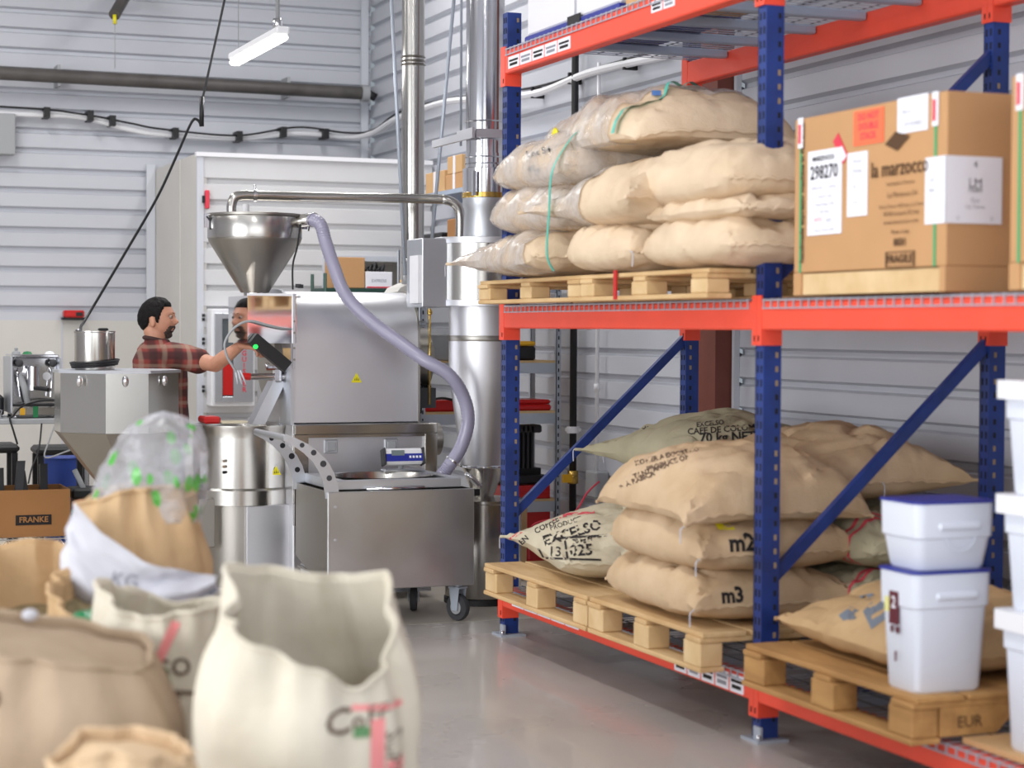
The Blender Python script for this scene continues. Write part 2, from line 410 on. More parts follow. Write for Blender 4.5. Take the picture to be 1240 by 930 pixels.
def stripe(p, q, nrm, w_):
    p = V(p); q = V(q); t = (q - p).normalized(); s_ = t.cross(V(nrm)).normalized() * (w_ / 2); mb = MB(); n = max(1, int((q - p).length / 0.03))
    for i in range(n):
        a = p.lerp(q, i / n); b = p.lerp(q, (i + 1) / n); mb.add([a - s_, b - s_, b + s_, a + s_], [(0, 1, 2, 3)])
    return mb

# ------------------------------------------------------------------ room
XW, YB = 4.75, 15.22
def ribbed(axis, plane, a0, a1, z0, z1, phase, out, pitch=0.1525, wch=0.05, dep=0.034):
    """corrugated sheet: horizontal recessed channels; out = sign of the room side"""
    pr = [(0, z0)]; k = math.floor((z0 - phase) / pitch)
    while True:
        b = phase + k * pitch; k += 1
        if b <= z0 + .005: continue
        if b + wch >= z1 - .005: break
        pr += [(0, b), (dep, b + .012), (dep, b + wch - .014), (0, b + wch)]
    pr.append((0, z1)); mb = MB(); vs = []
    for a in (a0, a1):
        for (d, z) in pr:
            c = plane - out * d; vs.append((c, a, z) if axis == 0 else (a, c, z))
    n = len(pr); mb.add(vs, [(i, i + 1, n + i + 1, n + i) for i in range(n - 1)])
    return mb
struct('floor', B(-5, XW + .1, -3.2, 9.02, -0.1, 0), 'floor')
struct('floor', B(-5, XW + .1, 9.026, YB + .1, -0.1, 0), 'floor2')
struct('ceiling', B(-5, XW + .1, -3.2, YB + .1, 5.5, 5.6), 'roof')
struct('wall_back', ribbed(1, YB, -5, XW, 1.51, 5.5, 3.883 - .02, -1), 'siding')
struct('trim_1', B(-5, XW, YB - .02, YB + .03, 0, 1.512), 'panel')
for k in range(6): struct('trim_2', B(-4.9 + k * 1.22 + 1.04, -4.885 + k * 1.22 + 1.04, YB - .024, YB - .019, 0.02, 1.5), 'siding')
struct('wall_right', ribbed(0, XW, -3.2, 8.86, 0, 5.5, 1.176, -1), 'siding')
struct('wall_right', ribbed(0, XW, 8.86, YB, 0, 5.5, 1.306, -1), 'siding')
struct('trim_3', B(4.655, 4.715, YB - .05, YB - .021, 2.5, 5.5), 'flash')
struct('trim_3', B(XW - .03, XW - .001, 8.83, 8.86, 0, 5.5), 'flash')
struct('trim_3', B(2.9, 2.968, YB - .045, YB - .021, 1.51, 2.74), 'flash')
wl = MB().box(-5.1, -5, -3.2, YB + .1, 4.0, 5.5).box(-5.1, -5, -3.2, -.6, 0, 4.0).box(-5.1, -5, 6.6, YB + .1, 0, 4.0)
struct('wall_left', wl, 'siding')
struct('wall_front', MB().box(-5, -4.2, -3.2, -3.1, 0, 5.5).box(4.0, XW, -3.2, -3.1, 0, 5.5).box(-4.2, 4.0, -3.2, -3.1, 4.1, 5.5), 'siding')
# corner room of the same corrugated panels
EX, EY, EZ = 2.972, 13.62, 2.705
struct('wall_corner_room_side', MB().box(EX, EX + .06, EY + .006, YB - .022, 0, EZ).box(EX - .006, EX + .066, EY + .62, EY + .63, 0, EZ), 'panel')
struct('wall_corner_room_front', ribbed(1, EY, EX + .02, 3.905, 0, EZ - .02, 1.615 - .047, -1), 'siding_white')
struct('wall_corner_room_front', ribbed(1, EY, 3.905, XW - .021, 1.985, EZ - .02, 1.615 - .047, -1), 'siding_white')
struct('trim_4', B(EX - .012, EX + .035, EY - .012, EY + .012, 0, EZ), 'flash')
struct('trim_5', MB().box(EX - .02, XW - .022, EY - .025, EY + .03, EZ - .025, EZ + .005), 'white')
struct('trim_6', MB().box(3.885, 3.925, EY - .015, EY + .02, 0, 1.985).box(3.925, XW - .022, EY - .015, EY + .02, 1.955, 1.995), 'flash')
struct('wall_corner_room_recess', MB().box(3.93, XW - .03, EY + .7, EY + .72, 0, 1.96).box(3.93, XW - .03, EY + .02, EY + .7, 1.96, 1.97), 'panel')
# steel column against the right wall
sc_ = MB().box(4.63, XW, 8.87, 9.16, 0, 5.5)
struct('steel_column', sc_, 'oxide')

# ------------------------------------------------------------------ ceiling and wall services
t = thing('strip_light', 'long white glowing strip light hanging from a grey stem', 'light', (2.86, 11.4, 3.15))
B(2.82, 2.90, 10.85, 12.06, 3.155, 3.20, ch=.01).build('housing', 'white', t)
B(2.825, 2.895, 10.86, 12.05, 3.12, 3.156, ch=.012).build('diffuser', 'led', t)
T([(2.86, 10.98, 3.2), (2.86, 10.98, 5.5)], .012, 8).build('hanging_stem', 'graypl', t)
T([(2.86, 10.98, 3.2), (2.86, 10.98, 3.26)], .028, 10).build('clamp', 'chrome', t)
T([(2.86, 11.95, 3.2), (2.86, 11.95, 5.5)], .003, 6).build('hanging_wire', 'graypl', t)
area('strip_light_glow', (2.86, 11.45, 3.10), (0, 0, 0), .07, 1.2, 20)
# black suspended pipe along back wall
t = thing('heating_pipe', 'long dark grey pipe running along the back wall to the corner trim', 'pipe', (2.5, 15.0, 3.4))
T([(-4.9, 15.0, 3.40), (4.62, 15.0, 3.36)], .052, 14).build('pipe_run', 'pipe', t)
T([(4.6, 15.0, 3.36), (4.66, 15.0, 3.36)], .068, 14).build('end_flange', 'graypl', t)
T([(4.66, 15.0, 3.36), (4.72, 15.0, 3.33)], .035, 10).build('end_valve', 'black', t)
for x in (0.4, 2.2, 4.0):
    B(x - .012, x + .012, 15.0, YB - .022, 3.3, 3.46).build('wall_clip', 'graypl', t)
t = thing('pipe_stub', 'short dark pipe end hanging at the top of the photo above the back wall', 'pipe', (2.6, 15, 3.9))
T([(2.55, 14.6, 3.80), (2.75, 15.0, 4.1), (2.85, YB, 4.2)], .045, 12).build('bent_pipe', 'pipe', t)
T([(2.7, 14.95, 4.03), (2.95, 14.95, 4.03)], .032, 10).build('tee', 'black', t)
T([(2.55, 14.6, 3.80), (2.553, 14.6, 3.73)], .014, 8).build('yellow_tip', 'yellow', t)
T([(2.553, 14.6, 3.74), (2.553, 14.6, 3.4)], .003, 6).build('dangling_string', 'graypl', t)
# draped cables with clips
cab = [(-1, 15.13, 3.16), (1.76, 15.13, 3.12), (2.35, 15.13, 3.12), (2.75, 15.13, 3.04), (3.0, 15.13, 3.01), (3.6, 15.13, 3.0), (4.1, 15.13, 3.06), (4.5, 15.11, 3.05), (4.66, 14.9, 3.06), (4.68, 14.3, 3.12), (4.68, 13.2, 3.13), (4.68, 12.2, 3.05), (4.68, 11.4, 3.0), (4.68, 10.6, 3.03), (4.68, 9.6, 3.0)]
t = thing('draped_cable', 'bundle of white conduit and black cable sagging along the upper walls', 'cable', (2.5, 15.1, 3.1))
T(path([(x, y + (.02 if y > 15 else 0), z - .03) for x, y, z in cab]), .024, 8).build('white_conduit', 'white', t)
T(path([(x, y - .03, z + .015 * math.sin(i * 2.3)) for i, (x, y, z) in enumerate(cab)]), .008, 6).build('black_cable', 'black', t)
for (x, z) in ((2.12, 3.10), (2.45, 3.09), (2.62, 3.06), (3.11, 2.985), (3.62, 2.98), (3.98, 3.03), (4.33, 3.03)):
    B(x - .022, x + .022, 15.06, YB, z - .04, z + .04).build('cable_clip', 'black', t)
for (y, z) in ((11.5, 2.98), (10.9, 3.0), (10.1, 2.99)):
    B(4.665, XW, y - .012, y + .012, z - .035, z + .035).build('cable_clip', 'black', t)
t = thing('hanging_cord', 'thin black power cord dropping from the roof to an in-line plug', 'cord', (2.42, 11, 2.7))
T(path([(2.75, 11, 5.5), (2.66, 11, 3.9), (2.551, 11, 3.351), (2.44, 11, 2.85), (2.42, 11, 2.77)]), .007, 6).build('upper_cord', 'black', t)
T([(2.42, 11, 2.79), (2.418, 11, 2.62)], .014, 10).build('plug', 'black', t)
T(path([(2.418, 11, 2.62), (2.395, 11, 2.655), (2.36, 11, 2.64), (2.28, 11, 2.46), (2.16, 11, 2.2), (1.97, 11, 1.868), (1.75, 10.9, 1.52), (1.66, 10.55, 1.46), (1.63, 10.3, 1.38), (1.62, 10.28, 1.30)]), .008, 6).build('lower_cord', 'black', t)
single(B(1.5, 1.885, YB - .14, YB - .02, 2.77, 3.08, ch=.006), 'junction_box', 'graypl', 'grey electrical box mounted high on the back wall at the left edge', 'electrical box', (1.69, YB - .1, 2.9))
t = thing('battery_charger', 'small red battery charger on the back wall above the pale panels', 'charger', (2.33, YB - .07, 1.55))
B(2.25, 2.405, YB - .12, YB - .02, 1.535, 1.59, ch=.01).build('body', 'red', t); B(2.34, 2.39, YB - .125, YB - .12, 1.545, 1.575).build('slot', 'black', t)
B(2.24, 2.42, YB - .1, YB - .02, 1.515, 1.535).build('bracket', 'black', t)
t = thing('emergency_tag', 'small red hanging tag on the corner room beside the jamb', 'tag', (3.03, EY - .03, 2.35))
B(3.015, 3.045, EY - .035, EY - .001, 2.31, 2.44, ch=.005).build('plate', 'redlabel', t); B(2.995, 3.015, EY - .03, EY - .001, 2.35, 2.40).build('bracket', 'black', t)
# black and white pipes down the right wall
t = thing('gas_pipe', 'vertical black gas pipe on the right wall with white coupling and yellow valve', 'pipe', (4.68, 10.83, 0))
T([(4.68, 10.83, 0.0), (4.68, 10.83, 5.4)], .022, 10).build('riser', 'black', t)
T([(4.68, 10.83, .83), (4.68, 10.83, .87)], .04, 12).build('coupling', 'white', t); B(4.64, 4.72, 10.80, 10.86, .84, .86).build('clamp', 'white', t)
T([(4.68, 10.83, .52), (4.68, 10.83, .60)], .034, 10).build('valve_body', 'brass', t); B(4.60, 4.66, 10.79, 10.81, .53, .58).build('valve_handle', 'yellow_o', t)
t = thing('conduit', 'thin white conduit running down the right wall beside the black pipe', 'conduit', (4.69, 10.52, 0))
T([(4.7, 10.52, 0.6), (4.7, 10.52, 3.05)], .012, 8).build('riser', 'white', t); T([(4.7, 10.52, 1.1), (4.7, 10.52, 1.14)], .02, 8).build('coupling', 'white', t)
B(4.66, XW, 10.44, 10.6, .46, .62, ch=.01).build('outlet_box', 'graypl', t)
T(path([(4.68, 10.44, .56), (4.5, 10.2, .52), (4.35, 10.1, .40), (4.2, 10.3, .33), (4.3, 10.6, .1)]), .006, 6).build('red_lead', 'redlabel', t)
# fire extinguisher cabinet
t = thing('fire_cabinet', 'white fire extinguisher cabinet with glazed door on the corner room', 'cabinet', (3.17, EY - .1, 1.25))
FX0, FX1, FZ0, FZ1 = 3.03, 3.345, .905, 1.595
B(FX0, FX1, EY - .16, EY - .002, FZ0, FZ1, ch=.006).build('body', 'white', t)
d = MB()
for a in ((FX0 + .0755, FX1 - .1605, FZ0 + .03, FZ0 + .07), (FX0 + .0755, FX1 - .1605, FZ1 - .07, FZ1 - .03), (FX0 + .02, FX0 + .075, FZ0 + .03, FZ1 - .03), (FX1 - .16, FX1 - .02, FZ0 + .03, FZ1 - .03)):
    d.box(a[0], a[1], EY - .185, EY - .162, a[2], a[3], ch=.004)
dr = d.build('door', 'steel_b', t)
B(FX0 + .075, FX1 - .16, EY - .172, EY - .166, FZ0 + .07, FZ1 - .07).build('pane', 'glass_g', dr).data.materials[0] = mat('dark_glass', (92, 98, 102), 0.15)
B(FX0 + .08, FX1 - .165, EY - .178, EY - .172, FZ0 + .08, FZ0 + .3).build('red_cylinder', 'red', t)
tx = MB()
for i, ch in enumerate('EXTINGUISHER'): flat_text(tx, ch, .05, (FX1 - .085, EY - .188, FZ1 - .10 - i * .043), (1, 0, 0), (0, 0, 1), .001)
tx.build('lettering', 'redlabel', dr)
for k in range(4):
    for s_ in (0, .03): B(FX0 - .035, FX0 - .015, EY - .02, EY - .001, 1.0 + k * .17 + s_, 1.02 + k * .17 + s_).build('hinge_bolt', 'black', t)

# ------------------------------------------------------------------ rack
XR, YR, BAY, DEP, WX, WY = 3.341, 8.542, 2.51, 1.025, .071, .061
LV = ((.141, .230), (1.469, 1.572), (2.671, 2.783))
R = thing('pallet_rack', 'tall pallet rack with blue perforated uprights and orange beams', 'rack', (XR, YR, 0))
def upright(x, y, flip, ztop):
    """C channel, web faces the camera side (-y), flange faces the aisle"""
    xa, xb = x, x + WX
    u = MB().box(xa, xb, y, y + .004, .012, ztop)
    u.box(xa, xa + .004, y + .004, y + WY, .012, ztop).box(xb - .004, xb, y + .004, y + WY, .012, ztop)
    u.box(xa, xa + .018, y + WY - .004, y + WY + .0, .012, ztop).box(xb - .018, xb, y + WY - .004, y + WY, .012, ztop)
    o = u.build('upright', 'blue', R)
    h = MB(); h2 = MB(); z = .08
    while z < ztop - .03:
        cx = xb - .018 if not flip else xb - .045
        (h if (z * 37) % 1 > .45 else h2).box(cx - .0055, cx + .0055, y - .0012, y + .001, z - .010, z + .010)
        for dy in (.016, .042): h.box(xa - .0012, xa + .001, y + dy - .005, y + dy + .005, z - .013, z + .013)
        z += .05
    tag(h.build('perforations', 'hole', o), kind='stuff'); tag(h2.build('perforations', 'hole_tan', o), kind='stuff')
    f = MB().box(xa - .03, xb + .025, y - .035, y + WY + .03, 0, .010).box(xa - .012, xa - .002, y - .02, y + .03, .010, .055)
    ft = f.build('base_plate', 'galv', o)
    T([(xa - .018, y - .02, .01), (xa - .018, y - .02, .03)], .009, 8).build('anchor_bolt', 'chrome', ft)
frames = [YR, YR - BAY, YR - 2 * BAY]
for i, y in enumerate(frames):
    zt = (2.965, 4.2, 4.2)[i]
    upright(XR, y, False, zt); upright(XR + DEP - WX, y, True, zt)
    z = .57
    while z + .86 < zt:
        a = V((XR + .045, y + .03, z)); b = V((XR + DEP - .045, y + .03, z + .87)); dvec = (b - a).normalized(); n_ = V((0, 1, 0)); s_ = dvec.cross(n_)
        mb = MB(); w1, w2 = .021, .015
        vs = [p + s_ * sx * w1 + n_ * sy * w2 for p in (a, b) for sx, sy in ((-1, -1), (1, -1), (1, 1), (-1, 1))]
        mb.add(vs, [(0, 1, 2, 3), (7, 6, 5, 4), (0, 4, 5, 1), (1, 5, 6, 2), (2, 6, 7, 3), (3, 7, 4, 0)]); mb.build('diagonal_brace', 'blue', R)
        z += 1.07
    for z in (.13,): B(XR + WX, XR + DEP - WX, y + .018, y + .042, z, z + .035).build('cross_brace', 'blue', R)
BY = 1
for bay in range(2):
    y1 = frames[bay]; y0 = frames[bay + 1] + WY
    for lv, (b, tp) in enumerate(LV):
        for side in (0, 1):
            xf = XR - .012 if side == 0 else XR + DEP - WX - .006
            bm_ = MB().box(xf, xf + .05, y0, y1, b, tp, ch=.006).box(xf + .05, xf + .06, y0, y1, b, tp - .035)
            bo = bm_.build('beam', 'orange', R)
            # end brackets wrap round the upright
            for yy in (y1, y0):
                sgn = 1 if yy == y1 else -1
                br = MB().box(xf - .001, xf + .006, min(yy, yy + sgn * (.056 if (yy == YR) else .0295)), max(yy, yy + sgn * (.056 if (yy == YR) else .0295)), b - .055, tp + .02)
                ye = yy - .002 if sgn > 0 else yy - WY - .0
                br.box(xf - .001, xf + WX + .012, yy - .004 if sgn > 0 else yy - .000, yy - .0005 if sgn > 0 else yy + .004, b - .055, tp - .0 if sgn > 0 else tp + .02)
                k = br.build('beam_bracket', 'orange', bo)
                B(xf - .003, xf - .001, yy + sgn * .016 - .003, yy + sgn * .016 + .003, b - .04, b - .02).build('locking_pin', 'hole', k)
        # wire deck with waterfall front, and support bars
        zt = tp + .004
        wr = MB(); y = y0 + .03
        while y < y1 - .02:
            wr.box(XR - .016, XR + DEP - .03, y - .002, y + .002, zt, zt + .004)
            wr.box(XR - .019, XR - .0135, y - .0025, y + .0025, zt - .030, zt + .004); y += .052
        tag(wr.build('deck_wires', 'wire', R), kind='stuff')
        rl = MB()
        for z in (zt - .030, zt - .002): rl.box(XR - .0195, XR - .0145, y0 + .02, y1 - .02, z - .0025, z + .0025)
        tag(rl.build('deck_edge_wire', 'wire', R))
        lg = MB(); x = XR + .08
        while x < XR + DEP - .06: lg.box(x - .002, x + .002, y0 + .02, y1 - .02, zt + .004, zt + .008); x += .095
        tag(lg.build('deck_wires', 'darkwire', R), kind='stuff')
        for k in range(6):
            yb = y1 - .41 - k * .405
            if yb < y0 + .05: break
            B(XR + .04, XR + DEP - WX - .008, yb - .024, yb + .024, tp - .036, tp + .002, ch=.006).build('deck_support_bar', 'galv_bar', R)
# stickers on the beams
def beam_labels(y_a, y_b, n, z0, z1, name='beam_label'):
    w_ = (y_a - y_b) / n
    for i in range(n):
        ya = y_a - i * w_ - .006; yb_ = y_a - (i + 1) * w_ + .006
        o = B(XR - .0145, XR - .012, yb_, ya, z0, z1).build(name, 'paper', R)
        m_ = MB()
        for (za, zb, q) in ((.55, .72, .1), (.2, .42, .16)):
            m_.box(XR - .0155, XR - .0145, yb_ + (ya - yb_) * q, ya - (ya - yb_) * q, z0 + (z1 - z0) * za, z0 + (z1 - z0) * zb)
        m_.build('print', 'printgrey' if i % 2 else 'print', o)
beam_labels(8.50, 7.75, 5, 2.69, 2.745); beam_labels(6.95, 6.73, 2, 2.72, 2.765)
beam_labels(8.42, 7.62, 5, .165, .215); beam_labels(6.70, 6.13, 5, .150, .215)

# ------------------------------------------------------------------ pallets
def make_pallet(label, lx, ly, h, loc, group=None, old=False, rz=0, nb=6, end_notch=False):
    """lx across the rack, ly along the aisle"""
    t = thing('wooden_pallet', label, 'pallet', loc, rz, group)
    rnd = random.Random(int(loc[0] * 100 + loc[1] * 10)); w_ = 'wood_old' if old else 'wood'; we = 'wood_old' if old else 'wood_end'
    bt = .018; j = lambda a: rnd.uniform(-a, a)
    xs = [(0, .1), (lx / 2 - .07, lx / 2 + .07), (lx - .1, lx)]
    for a, b in xs: B(a + j(.003), b, 0 + j(.004), ly + j(.004), 0, bt, ch=.003).build('bottom_board', w_, t, local=True)
    for a, b in xs:
        for ya, yb in ((0, .14), (ly / 2 - .07, ly / 2 + .07), (ly - .14, ly)):
            B(a + j(.004) + .004, b - .004, ya + .004 + j(.006), yb - .004 + j(.006), bt, h - 2 * bt, ch=.005).build('block', we, t, local=True)
    for ya, yb in ((0, .12), (ly / 2 - .05, ly / 2 + .05), (ly - .12, ly)):
        B(.0, lx, ya, yb, h - 2 * bt, h - bt, ch=.003).build('cross_board', w_, t, local=True)
    g = lx / nb
    for i in range(nb): B(i * g + .008 + j(.004), (i + 1) * g - .010 + j(.004), j(.006), ly + j(.006), h - bt, h + j(.001), ch=.003).build('top_board', w_, t, local=True)
    return t
ZL, ZM = .2395, 1.5815
make_pallet('pale wooden pallet at the far left of the lower level, under the EXCELSO sack', 1.18, 1.17, .143, (3.15, 7.155, ZL))
make_pallet('pale wooden pallet under the tall stack of three brown sacks on the lower level', 1.2, 1.0, .143, (3.15, 6.135, ZL))
p3 = make_pallet('yellowish worn pallet on the lower level carrying the two white tubs', 1.14, 1.05, .143, (3.19, 4.84, ZL), old=True, nb=6)
nt = MB().prism([(.10, .02), (.30, .02), (.36, .075), (.78, .075), (.84, .02), (1.04, .02), (1.04, .107), (.10, .107)], .002, .04, axis=1)
nt.build('notched_stringer', 'wood_old', p3, local=True)
mb = flat_text(MB(), 'EUR', .05, (.2, -.003, .06), (1, 0, 0), (0, 0, 1)); mb.build('stamp', 'printbox', p3, local=True)
p2b = flat_text(MB(), 'EPAL', .03, (.052, -.0015, .058), (1, 0, 0), (0, 0, 1))
make_pallet('pale wooden pallet on the middle level under the film-wrapped end of the sacks', 1.1, 1.18, .108, (3.16, 7.265, ZM))
make_pallet('pale pallet on the middle level with a red strap on its front', 1.1, 1.13, .108, (3.16, 6.125, ZM))
single(B(3.152, 3.158, 6.88, 6.905, 1.585, 1.70), 'strap', 'red', 'short bright red strap on the middle-level pallet front', 'strap', (3.155, 6.89, 1.60))
single(B(3.36, 4.2, 3.6, 4.83, ZL, ZL + .018), 'fibre_board', 'carton_l', 'flat brown board lying on the lower deck beneath the tub columns', 'board', (3.7, 4.2, ZL))
# ------------------------------------------------------------------ lying sacks
def pillow_mesh(Lx, Ly, H, seed, nu=46, nv=34, ears=(.2, .2, .2, .2), flat=.36, wr=1.0, tilt=(0, 0), power=3.4, slope=(0, 0), droop=0):
    vs = []; idx = {}
    off = V((seed * 7.31, seed * 3.17, seed * 1.73))
    for side in (1, -1):
        for i in range(nu + 1):
            u = -1 + 2 * i / nu; u = math.sin(u * PI / 2) * .45 + u * .55
            for j in range(nv + 1):
                edge = i in (0, nu) or j in (0, nv)
                if side < 0 and edge: idx[(side, i, j)] = idx[(1, i, j)]; continue
                v = -1 + 2 * j / nv; v = math.sin(v * PI / 2) * .45 + v * .55
                ec = ears[(1 if u > 0 else 0) * 2 + (1 if v > 0 else 0)]; rd = .16 * max(0, 1 - ec) * (abs(u * v)) ** 3
                x = Lx / 2 * u * (1 - .03 * (1 - v * v) * abs(u) - rd); y = Ly / 2 * v * (1 - .04 * (1 - u * u) * abs(v) - rd)
                c = (1 if u > 0 else 0) * 2 + (1 if v > 0 else 0); e = ears[c] * (abs(u * v)) ** 7
                x += .055 * e * (1 if u > 0 else -1); y += .045 * e * (1 if v > 0 else -1)
                h = ((1 - abs(u) ** power) * (1 - abs(v) ** power)); h = max(h, 0) ** .40
                z = H * ((1 - flat) * h * (1 + slope[0] * u + slope[1] * v) if side > 0 else -flat * h * .98) - droop * (u ** 4 + v ** 4)
                p = V((x, y, z))
                # gathers radiating from corners and ends
                g = (abs(u) ** 3) * math.sin(v * 13 + 3 * noise.noise(V((v * 2, seed, 0)))) * .010 * (1 - abs(u) ** 8)
                g += (abs(v) ** 3) * math.sin(u * 11 + seed) * .009 * (1 - abs(v) ** 8)
                g += .012 * math.sin(9 * math.atan2(abs(v) - 1, abs(u) - 1) + seed) * math.exp(-((abs(u) - 1) ** 2 + (abs(v) - 1) ** 2) * 9) * (1 - abs(u * v) ** 6)
                nn = noise.noise(p * 4.2 + off) * .024 + noise.noise(p * 11 + off) * .008 + noise.noise(V((p.x * 5, p.y * 22, p.z * 4)) + off) * .004
                cr = abs(noise.noise(V((p.x * 7, p.y * 3.5, seed)) + off)); nn -= .022 * max(0, .16 - cr) / .16; cr = abs(noise.noise(V((p.x * 3, p.y * 9, seed + 5)) + off)); nn -= .016 * max(0, .12 - cr) / .12
                k = min(1, h * 1.4) if not edge else .15
                if side < 0: k *= .45
                z += (g + nn * k) * wr * (1 if side > 0 else -.4)
                x += noise.noise(p * 5 + off * 2) * .012 * wr; y += noise.noise(p * 5 - off * 2) * .012 * wr
                z += H * flat + tilt[0] * u + tilt[1] * v
                idx[(side, i, j)] = len(vs); vs.append(V((x, y, z)))
    mn = min(p.z for p in vs)
    if tilt == (0, 0) and droop == 0:
        for p in vs: p.z = max(p.z, 0.0)
    fs = []
    for side in (1, -1):
        for i in range(nu):
            for j in range(nv):
                q = [idx[(side, i, j)], idx[(side, i + 1, j)], idx[(side, i + 1, j + 1)], idx[(side, i, j + 1)]]
                fs.append(q if side > 0 else q[::-1])
    rim = [vs[idx[(1, i, 0)]] for i in range(nu + 1)] + [vs[idx[(1, nu, j)]] for j in range(1, nv + 1)] + [vs[idx[(1, i, nv)]] for i in range(nu - 1, -1, -1)] + [vs[idx[(1, 0, j)]] for j in range(nv - 1, 0, -1)]
    ends = ([vs[idx[(1, 0, j)]] for j in range(nv + 1)], [vs[idx[(1, nu, j)]] for j in range(nv + 1)])
    return vs, fs, rim, ends
def sack(label, Lx, Ly, H, loc, rz=0, seed=1, m='jute', group=None, rot=(0, 0), ties=(), seam=True, **kw):
    t = thing('coffee_sack', label, 'sack', loc, rz, group); t.rotation_euler = (rot[0], rot[1], rz)
    vs, fs, rim, ends = pillow_mesh(Lx, Ly, H, seed, **kw)
    mb = MB().add(vs, fs, True); body = mb.build('sack_body', m, t, local=True)
    if seam:
        for e in ends:
            n_ = len(e); pts = [p + V((0, 0, .004 * math.sin(i * 2.2))) for i, p in enumerate(e)]
            T(pts, .007, 6).build('end_seam', m, t, local=True)
    for k in ties:
        c = ends[k[0]][k[1]]; dx = .02 if k[0] else -.02; dx = k[2] if len(k) > 2 else dx
        dy = k[3] if len(k) > 3 else 0
        T(path([c, c + V((dx, dy, -.01)), c + V((dx * 1.1, dy * 1.1, -.03)), c + V((dx * .9, dy, -.06))], 4), .0026, 5).build('tie_string', 'linen', t, local=True)
    return t, body
ZP = ZL + .143
# white printed sack on the far-left pallet
t, b = sack('cream sack printed EXCELSO with pink stripes, alone on the far-left pallet', 1.02, .80, .29, (3.62, 7.78, ZP), rz=1.35, seed=3, m='jute_pale', ties=((1, 34),), power=2.3, slope=(.25, -.45), ears=(.4, .2, .4, 1.6))
def loc_dir(t, o, r, u):
    rz = t.rotation_euler[2]; Rm = Matrix.Rotation(-rz, 3, 'Z'); return Rm @ (V(o) - V(t.location)), Rm @ V(r), Rm @ V(u)
def wlines(t, arr):
    out = []
    for (s, size, o, r, u, bold) in arr: o2, r2, u2 = loc_dir(t, o, r, u); out.append((s, size, o2, r2, u2, bold))
    return out
press(t, b, [('GREEN', .040, (2.773, 6.945, .628), 42, .001), ('COFFEE', .040, (2.875, 6.907, .706), 30, .001), ('PRODUCT', .036, (2.944, 6.881, .713), 18, 0), ('EXCELSO', .074, (2.968, 6.870, .676), 17, .002),
             ('70 kg N', .032, (3.004, 6.855, .648), 10, .001), ('13', .07, (2.905, 6.893, .602), -2, .001), ('025', .08, (3.000, 6.855, .608), 4, .002)], 'print')
press(t, b, ribbon((2.863, 6.909, .578), (3.072, 6.826, .572)) + ribbon((2.905, 6.893, .655), (3.093, 6.82, .668)) + ribbon((2.940, 6.88, .655), (2.950, 6.873, .575)) + ribbon((2.845, 6.915, .615), (2.863, 6.909, .58)), 'print', 'frame_lines')
press(t, b, ribbon((2.69, 6.978, .612), (2.81, 6.933, .700), .013) + ribbon((2.81, 6.933, .700), (2.959, 6.876, .750), .012) + ribbon((2.959, 6.876, .750), (3.049, 6.84, .757), .010), 'print_red', 'pink_stripes')
# stack of three brown sacks
def end_print(t, b, s, x, z, size=.085):
    o2, r2, u2 = loc_dir(t, (x, 5.5, z), (1, 0.0, 0), (0, 0, 1)); d2 = Matrix.Rotation(-t.rotation_euler[2], 3, 'Z') @ V((0, 1, 0))
    lines = [(s, size, o2, r2, u2, .003)]
    print_on(b, t, lines, 'print', d2)
t, b = sack('brown jute sack marked in black, lowest of the tall stack on the middle pallet', .92, .66, .235, (3.49, 6.64, ZP), rz=PI / 2, seed=5, ties=((0, 34, -.01, .02), (0, 0)), ears=(.9, .7, .2, .2))
end_print(t, b, 'm3', 3.315, ZP + .12, .075)
t, b = sack('brown jute sack with a yellow tag, second from bottom of the tall stack', .90, .66, .25, (3.485, 6.60, ZP + .185), rz=PI / 2 + .03, seed=8, ties=((0, 34, -.01, .02),), ears=(.6, .9, .1, .1))
end_print(t, b, 'm2', 3.33, ZP + .315, .085)
o2, r2, u2 = loc_dir(t, (3.29, 5.5, ZP + .372), (1, 0, 0), (0, 0, 1))
print_on(b, t, [stripe(o2 - r2 * .03, o2 + r2 * .03, (0, 1, 0) if False else u2.cross(r2), .02)], 'yellow', Matrix.Rotation(-t.rotation_euler[2], 3, 'Z') @ V((0, 1, 0)), 'yellow_tag')
t, b = sack('large plump brown jute sack with dotted print, topmost at the front of the tall stack', .98, .76, .29, (3.50, 6.62, ZP + .37), rz=PI / 2 - .02, seed=11, flat=.30, ties=((0, 34, -.005, .015),), power=2.5, ears=(.5, 1.3, .3, .3), droop=.03, slope=(0, -.12))
press(t, b, [('KOMER A T', .0266, (2.434, 5.050, 1.093), 14, .001), ('PRODUCE OF', .0266, (2.474, 5.034, 1.082), 17, .001), ('TANZ ANIA', .0266, (2.429, 5.051, 1.060), 20, .001), ('A RABICA', .0266, (2.400, 5.062, 1.036), 22, .001),
             ('*', .033, (2.348, 5.081, 1.007), 0, .001), ('EXPORT CO', .0233, (2.514, 5.019, 1.113), 12, .001)], 'print_soft')
